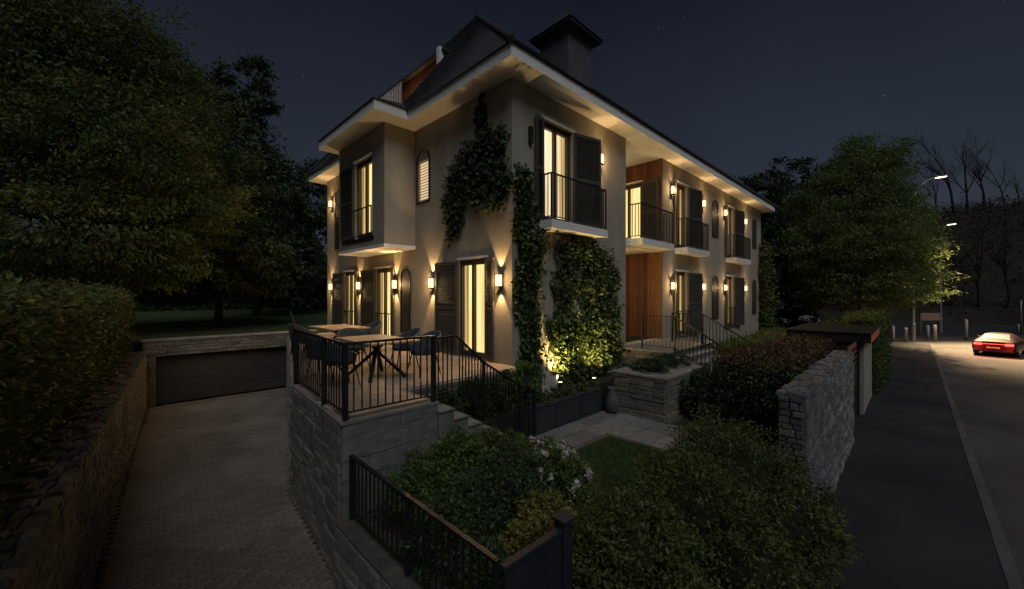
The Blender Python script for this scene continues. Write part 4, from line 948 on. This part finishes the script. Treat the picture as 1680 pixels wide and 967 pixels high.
for i, (lab, bl, m) in enumerate(BED):
    shrub('bed_plant', lab, [((x, y, z), (r_, r_*.85, h)) for x, y, z, r_, h in bl], 2600*len(bl), .075, m, 90+i, asp=.5)

shrub('block_plant', 'dark low plants growing on top of the warm stone block', [((3.0+.5*j, -1.85+.2*(j % 2), -.2), (.36, .45, .2)) for j in range(4)], 5000, .06, 'leaf_dark', 97)
# ivy on the house corner and at the far end
def ivy(label, spots, n, size, seed, m='leaf_ivy'):
    t = thing('ivy', label, 'climbing plant', spots[0][0].p(spots[0][1], .05, spots[0][2])); P = []; O = []; r = np.random.default_rng(seed); st = MB()
    tot = sum(s[3]*s[4] for s in spots)
    for (F, a, z, ra, rz, th) in spots:
        k = int(n*ra*rz/tot); tf = max(5, k//10)
        ang = r.uniform(0, 2*math.pi, tf); rad = np.sqrt(r.random(tf))*(1+.18*r.normal(size=tf)); ix = r.integers(0, tf, k)
        aa = a+ra*(rad*np.cos(ang))[ix]+r.normal(size=k)*.05; zz = z+rz*(rad*np.sin(ang))[ix]+r.normal(size=k)*.06-.03
        dd = .015+np.abs(r.normal(size=k))*th
        P.append(np.array(F.o)+aa[:, None]*np.array(F.u)+dd[:, None]*np.array(F.n)+zz[:, None]*np.array((0, 0, 1.0))); O.append(np.tile(np.array(F.n), (k, 1)))
        for q in range(5):
            st.tube([F.p(a+r.uniform(-.5, .5)*ra, .015, z-rz), F.p(a+r.uniform(-.5, .5)*ra, .02, z), F.p(a+r.uniform(-.8, .8)*ra, .015, z+rz*.9)], [.012, .009, .004], 5)
    st.build('stems', 'bark', t); foliage('foliage', m, t, np.concatenate(P), np.concatenate(O), size, seed, droop=.5, asp=.75); return t
ivy('dark ivy hanging on the terrace facade beside the house corner', [(FL, 1.05, 6.0, .16, .55, .06), (FL, .75, 5.2, .6, .5, .11), (FL, 1.35, 4.75, .75, .65, .12), (FL, 2.1, 4.3, .42, .75, .10), (FL, 2.15, 3.5, .28, .42, .08), (FL, .45, 4.25, .45, .5, .12), (FL, .9, 3.95, .4, .3, .1)], 7000, .10, 100, 'leaf_dark')
ivy('ivy climbing the street facade from the garden spotlights up to the corner balcony', [(FRT, .30, 4.1, .28, .6, .11), (FRT, .35, 3.3, .32, .5, .12), (FRT, .62, 2.85, .45, .4, .13), (FRT, .5, 2.2, .40, .55, .12), (FRT, .15, 1.6, .14, .5, .06),
     (FRT, 2.3, 2.75, .75, .36, .12), (FRT, 3.3, 2.6, .7, .42, .13), (FRT, 3.2, 1.75, .8, .55, .13), (FRT, 1.9, 1.9, .45, .5, .10), (FRT, 1.75, .6, .55, .8, .12), (FRT, 2.7, .3, .8, .8, .14), (FRT, 3.7, .5, .65, .9, .13), (FRT, 2.0, -.35, .6, .4, .13), (FRT, 3.4, -.3, .8, .4, .13), (FRT, .55, .9, .35, .8, .10), (FRT, .5, -.1, .4, .6, .12), (FRT, 4.25, 2.1, .22, .4, .08), (FRT, 4.35, .9, .25, .5, .07), (FRT, 4.5, -.1, .2, .4, .07)], 24000, .095, 101)
ivy('tall ivy column covering the far corner of the street facade', [(FRT, 20.6, 3.4, .45, 1.4, .3), (FRT, 20.75, 1.2, .5, 1.6, .35), (FRT, 20.7, -.6, .6, .8, .4), (FRT, 21.2, 2.0, .4, 2.6, .3)], 4500, .13, 102)

# big trees on the left
tree('broadleaf_tree', 'huge olive green tree overhanging the clipped hedge', (-9.4, 14.6, -.26), 13,
     [px_blob(60, 60, 14, 150, 110), px_blob(170, 110, 15, 120, 100), px_blob(40, 230, 13, 130, 110), px_blob(190, 250, 14, 130, 110), px_blob(290, 330, 15, 95, 70), px_blob(120, 370, 13, 130, 80), px_blob(270, 180, 16, 85, 90), px_blob(230, 420, 15, 100, 60), px_blob(-120, 180, 13, 160, 200), px_blob(30, 440, 13, 100, 60)], 165000, .145, 'leaf_olive', .34, seed=110, droop=.45)
tree('broadleaf_tree', 'dark broad tree standing beyond the garage lawn', tuple(on_z(358, 533, .02)), 10,
     [px_blob(340, 400, 20, 90, 60), px_blob(300, 460, 21, 70, 40), px_blob(410, 440, 20, 70, 50), px_blob(360, 300, 22, 70, 90)], 36000, .2, 'leaf_hedge', .17, seed=111, fork=.25)
tree('conifer_tree', 'tall dark conifer behind the broad tree', tuple(at(420, 530, 30)*1.0), 18,
     [px_blob(400, 150, 30, 50, 60), px_blob(380, 250, 30, 75, 70), px_blob(430, 330, 30, 75, 80), px_blob(450, 430, 30, 70, 70), px_blob(340, 180, 31, 60, 70)], 26000, .34, 'leaf_dark', .25, seed=112, droop=.6)
tree('conifer_tree', 'dark tree behind the terrace end of the house', tuple(at(500, 530, 38)), 16,
     [px_blob(500, 330, 38, 50, 70), px_blob(480, 430, 38, 60, 70), px_blob(530, 420, 38, 40, 70)], 14000, .38, 'leaf_dark', .22, seed=113, droop=.5)
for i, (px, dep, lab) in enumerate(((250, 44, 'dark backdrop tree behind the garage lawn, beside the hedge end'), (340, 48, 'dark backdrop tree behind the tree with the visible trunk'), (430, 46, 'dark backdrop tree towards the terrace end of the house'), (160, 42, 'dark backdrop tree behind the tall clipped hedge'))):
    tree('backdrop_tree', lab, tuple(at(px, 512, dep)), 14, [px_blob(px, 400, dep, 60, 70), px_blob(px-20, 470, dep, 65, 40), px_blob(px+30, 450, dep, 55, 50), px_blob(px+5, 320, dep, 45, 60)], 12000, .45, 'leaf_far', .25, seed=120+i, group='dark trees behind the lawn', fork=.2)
# street tree and trees beyond the house
tree('street_tree', 'large round green tree beside the far end of the pavement', tuple(on_z(1414, 541, ZG-.05)), 13,
     [px_blob(1420, 275, 30, 58, 50), px_blob(1380, 330, 30, 66, 55), px_blob(1452, 345, 29, 55, 55), px_blob(1350, 405, 29, 55, 55), px_blob(1430, 400, 28, 75, 60), px_blob(1480, 415, 28, 46, 46), px_blob(1370, 465, 29, 60, 40), px_blob(1450, 465, 28, 70, 42), px_blob(1400, 240+45, 31, 40, 40)], 120000, .18, 'leaf_street', .26, seed=130, fork=.3)
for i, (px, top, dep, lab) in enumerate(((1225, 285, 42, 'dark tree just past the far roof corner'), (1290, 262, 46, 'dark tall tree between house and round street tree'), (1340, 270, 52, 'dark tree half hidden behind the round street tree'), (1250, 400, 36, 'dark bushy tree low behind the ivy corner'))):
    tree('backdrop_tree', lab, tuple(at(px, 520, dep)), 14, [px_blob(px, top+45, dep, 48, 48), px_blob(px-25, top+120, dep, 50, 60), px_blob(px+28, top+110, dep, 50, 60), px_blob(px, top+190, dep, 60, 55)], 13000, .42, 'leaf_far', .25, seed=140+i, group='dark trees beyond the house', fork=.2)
# bare winter trees
def bare_tree(label, base, height, seed, group, lean=0.0, tr=None):
    t = thing('bare_tree', label, 'tree', base, 0, group); rr = random.Random(seed); mb = MB(); tw = MB()
    def grow(p, d, L, r, lv):
        pts = [p]; n = 4; q = p.copy(); dd = d.copy()
        for i in range(n):
            dd = (dd+Vector((rr.uniform(-1, 1), rr.uniform(-1, 1), rr.uniform(-.1, .5)))*.14).normalized(); q = q+dd*(L/n); pts.append(q.copy())
        (mb if lv < 2 else tw).tube(pts, [r*(1-.55*i/n) for i in range(n+1)], 6 if lv < 2 else 4, False)
        if lv >= 4: return
        for k in range(3 if lv == 0 else 4):
            f = rr.uniform(.35, 1) if lv else rr.uniform(.55, 1); b = pts[min(n, max(1, int(f*n)))]
            nd = (dd+Vector((rr.uniform(-1, 1), rr.uniform(-1, 1), rr.uniform(-.2, .9)))*.75).normalized()
            grow(b, nd, L*rr.uniform(.45, .65), r*.45, lv+1)
        if lv < 3: grow(pts[-1], dd, L*.6, r*.45, lv+1)
    grow(Vector(base), Vector((lean, lean*.3, 1)).normalized(), height*.5, tr or height*.014, 0)
    mb.build('trunk', 'twig', t); tw.build('twigs', 'twig', t)
for i, (px, py, dep, top, ln_, lab) in enumerate(((1566, 350, 80, 215, -.02, 'tall bare tree on the hill crest, next to the street lamp light'), (1590, 346, 82, 220, .06, 'tall bare tree on the hill crest, second from the street lamp light'), (1615, 342, 84, 215, .05, 'tall bare tree on the hill crest, third from the street lamp light'), (1532, 350, 78, 270, -.15, 'short leaning bare tree on the hill crest behind the street lamp'), (1650, 338, 86, 255, .12, 'spreading bare tree at the hill crest, farthest from the street lamp'), (1672, 330, 80, 280, -.1, 'thin bare tree at the highest part of the hill crest'))):
    bb = max((Vector(hp(a, b)) for a in range(45) for b in range(3, 8) if abs(proj(hp(a, b))[0]-px) < 24), key=lambda v: (v.z-CAM.z)/(v-CAM).dot(FWD)) - Vector((0, 0, .3)); _, yb, dd_ = proj(bb)
    bb = at(px, yb, dd_); bare_tree(lab, bb-Vector((0, 0, .6)), (yb-top)/F_PX*dd_*1.15, 150+i, 'bare trees on the hill', ln_)
for i, (px, py, top, lab) in enumerate(((1560, 500, 360, 'thin bare tree low on the hillside behind the far street lamp'), (1605, 505, 350, 'thin bare tree low on the hillside above the tall bollard'), (1650, 495, 355, 'thin bare tree low on the hillside above the red lit car'))):
    bb = min((Vector(hp(a/2, b/4)) for a in range(90) for b in range(2, 10)), key=lambda v: abs(proj(v)[0]-px)*2+abs(proj(v)[1]-py)); _, yb, dd_ = proj(bb)
    bare_tree(lab, bb-Vector((0, 0, .4)), (yb-top)/F_PX*dd_, 170+i, 'bare trees on the hillside', .03)
for i, (px, dep, top, lab) in enumerate(((505, 40, 175, 'bare tree behind the house roof edge and the conifer'), (535, 44, 200, 'thin bare tree behind the lower eaves corner'))):
    bare_tree(lab, at(px, 520, dep), (520-top)/F_PX*dep*.72, 160+i, 'bare trees behind the house')

# ================================================================== STREET
def street_lamp(label, base, h, arm, power):
    t = thing('street_lamp', label, 'street lamp', base, 0, 'street lamps'); b = Vector(base); tp = b+Vector((0, 0, h-1.6))
    MB().tube([b, b+Vector((0, 0, 1.4)), b+Vector((0, 0, 1.45)), tp], [.15, .14, .11, .08], 10).build('pole', 'polemetal', t)
    e_ = tp+RGT*arm+Vector((0, 0, 1.6)); MB().tube([tp, tp+RGT*.25*arm+Vector((0, 0, .75)), tp+RGT*.6*arm+Vector((0, 0, 1.3)), e_], [.075, .065, .055, .05], 8).build('arm', 'polemetal', t)
    d = (RGT+Vector((0, 0, .12))).normalized()
    hd = MB(); hd.bar(e_-d*.1, e_+d*.85, .30, .12); hd.build('head', 'polemetal', t, bevel=.03)
    MB().bar(e_+d*.12-Vector((0, 0, .075)), e_+d*.8-Vector((0, 0, .075)), .24, .04).build('lens', 'lamphead', t)
    l = bpy.data.lights.new('street_lamp_light', 'SPOT'); l.energy = power; l.color = (1, .70, .38); l.spot_size = math.radians(80); l.spot_blend = .9; l.shadow_soft_size = .15
    o = bpy.data.objects.new('street_lamp_light', l); COL.objects.link(o); o.parent = t; o.matrix_parent_inverse = WM[t.name].inverted(); o.location = e_+d*.45-Vector((0, 0, .14)); o.rotation_euler = (Vector((34, -14.0, ZR))-e_).to_track_quat('-Z', 'Y').to_euler()
    return t
street_lamp('tall street lamp with curved arm lit beside the round tree', tuple(on_z(1498, 561, ZR+.11)), 13.0, 1.75, 90000)
p = on_z(1543, 546, ZR+.11); street_lamp('farther lit street lamp in front of the hill', (p.x, p.y, ZR+.11), 10.6, .6, 2500)
def bollard(px, py, h, lab):
    p = on_z(px, py, ZR+.11); t = thing('bollard', lab, 'bollard', p, 0, 'pale bollards along the plaza kerb')
    MB().lathe(p, [(.11, 0), (.11, h-.06), (.09, h-.02), (.04, h)], 12).build('post', 'bollard', t, True); MB().lathe(p, [(.15, 0), (.15, .05)], 12).build('base', 'kerb', t)
for px, py, h, lab in ((1465, 561, 1.25, 'pale bollard next to the street hedge'), (1486, 560, 1.05, 'pale bollard left of the tall lamp pole'), (1522, 557, 1.15, 'pale bollard just past the tall lamp pole'), (1534, 559, 1.25, 'thicker pale bollard in front of the far lamp pole'), (1585, 556, 1.6, 'tall pale bollard with dark cap beside the moving car'), (1671, 549, .95, 'pale bollard beyond the car next to the sign post')): bollard(px, py, h, lab)
p = on_z(1675, 551, ZR+.11); t = thing('sign_post', 'tall plain grey post beyond the red lit car', 'post', p); MB().lathe(p, [(.07, 0), (.06, 3.2), (.02, 3.22)], 12).build('pole', 'polemetal', t, True); MB().lathe(p, [(.14, 0), (.14, .06)], 12).build('base', 'kerb', t)
p = on_z(1527, 548, ZR+.11); t = thing('information_board', 'small brownish board on two legs far beyond the plaza bollards', 'board', p)
for dx in (-.9, .9): MB().bar(p+RGT*dx, p+RGT*dx+Vector((0, 0, 1.9)), .1, .1).build('leg', 'polemetal', t)
MB().bar(p+RGT*-1.0+Vector((0, 0, 1.6)), p+RGT*1.0+Vector((0, 0, 1.6)), .06, .7).build('panel', 'tablewood', t)
# car with its tail lights on, driving away along the street
t = thing('car', 'low grey car with glowing red tail lights on the street', 'car', (33.9, -10.33, ZR)); CARX, CARY = 31.65, -10.33
def cs(x, w, zb, zt, zc, wc):                  # half section: sill, belt, shoulder, roof
    return [(x, -w*.94, zb), (x, -w, zb+.18), (x, -w, (zb+zt)/2+.08), (x, -w*.95, zt), (x, -wc, zc), (x, -wc*.5, zc+.03), (x, wc*.5, zc+.03), (x, wc, zc), (x, w*.95, zt), (x, w, (zb+zt)/2+.08), (x, w, zb+.18), (x, w*.94, zb)]
secs = [cs(0, .80, .42, .86, .90, .66), cs(.10, .90, .30, .93, .97, .72), cs(.45, .92, .20, .96, 1.03, .70), cs(1.15, .93, .18, .95, 1.28, .62), cs(1.9, .93, .18, .93, 1.38, .60), cs(2.6, .93, .18, .91, 1.30, .58), cs(3.25, .92, .18, .89, .98, .62), cs(4.0, .90, .2, .80, .86, .66), cs(4.45, .78, .28, .66, .70, .6)]
bd = MB(); n = 12; vs = [(CARX+a, CARY+b, ZR+c) for s in secs for a, b, c in s]
bd.add(vs, [(i*n+j, i*n+(j+1) % n, (i+1)*n+(j+1) % n, (i+1)*n+j) for i in range(len(secs)-1) for j in range(n)]+[tuple(range(n)), tuple(range((len(secs)-1)*n, len(secs)*n))])
b_ = bd.build('body', 'carpaint', t, True); m_ = b_.modifiers.new('sub', 'SUBSURF'); m_.levels = 2; m_.render_levels = 2
def cb(name, m, x0, x1, y0, y1, z0, z1, bv=.02): return MB().box(CARX+x0, CARX+x1, CARY+y0, CARY+y1, ZR+z0, ZR+z1).build(name, m, t, bevel=bv)
MB().add([(CARX+.40, CARY-.60, ZR+1.035), (CARX+.40, CARY+.60, ZR+1.035), (CARX+1.10, CARY+.50, ZR+1.33), (CARX+1.10, CARY-.50, ZR+1.33)], [(0, 1, 2, 3)]).build('rear_window', 'darkglass', t)
for s in (-1, 1):
    cb('tail_light', 'taillight', -.035, .10, s*.62-.17, s*.62+.17, .70, .82)
    cb('exhaust', 'polemetal', -.02, .1, s*.5-.07, s*.5+.07, .28, .34)
    cb('wing_mirror', 'carpaint', 2.75, 2.9, s*1.0-.09, s*1.0+.09, .92, 1.05)
for s in (-1, 1):
    l = bpy.data.lights.new('tail_glow', 'POINT'); l.energy = 40; l.color = (1, .05, .03); l.shadow_soft_size = .12
    o = bpy.data.objects.new('tail_glow', l); COL.objects.link(o); o.parent = t; o.matrix_parent_inverse = WM[t.name].inverted(); o.location = (CARX-.25, CARY+s*.62, ZR+.76)
cb('number_plate', 'bollard', -.05, -.01, -.26, .26, .50, .61, .005); cb('bumper', 'rubber', -.03, .25, -.78, .78, .26, .42, .05); cb('light_strip', 'taillight', -.028, .02, -.45, .45, .765, .785, .004)
for x in (.85, 3.55):
    for s in (-1, 1):
        c = (CARX+x, CARY+s*.80, ZR+.33); wmb = MB(); wmb.tube([(c[0], c[1]-.115, c[2]), (c[0], c[1]-.09, c[2]), (c[0], c[1]+.09, c[2]), (c[0], c[1]+.115, c[2])], [.29, .33, .33, .29], 24)
        w = wmb.build('wheel', 'rubber', t, True); MB().tube([(c[0], c[1]-.12, c[2]), (c[0], c[1]+.12, c[2])], .20, 16).build('rim', 'polemetal', w)
t.matrix_basis = Matrix.Translation((33.9, -10.33, ZR)) @ Matrix.Rotation(math.radians(-13), 4, 'Z')
# dark parked car far away under the trees
p = on_z(1478, 552, ZR+.11); t = thing('parked_car', 'pale car parked far away beyond the plaza, under the trees', 'car', (p.x+4, p.y+6, ZR+.11)); C0 = Vector((p.x+4, p.y+6, ZR+.11))
def car_simple(t, c, m):
    S = [cs(0, .80, .42, .86, .90, .66), cs(.3, .92, .22, .96, 1.05, .72), cs(1.1, .93, .18, .95, 1.40, .62), cs(2.3, .93, .18, .93, 1.42, .60), cs(3.2, .92, .18, .92, 1.0, .62), cs(4.3, .80, .25, .72, .76, .6)]
    vs = [(c.x+b, c.y+a, c.z+z) for s in S for a, b, z in s]; mb = MB(); mb.add(vs, [(i*n+j, i*n+(j+1) % n, (i+1)*n+(j+1) % n, (i+1)*n+j) for i in range(len(S)-1) for j in range(n)]+[tuple(range(n)), tuple(range((len(S)-1)*n, len(S)*n))])
    o = mb.build('body', m, t, True); q = o.modifiers.new('sub', 'SUBSURF'); q.levels = 1; q.render_levels = 1
    for y in (.8, 3.4):
        for s in (-1, 1): MB().tube([(c.x+s*.78-.1, c.y+y, c.z+.32), (c.x+s*.78+.1, c.y+y, c.z+.32)], .32, 16).build('wheel', 'rubber', t)
car_simple(t, C0, 'polemetal')
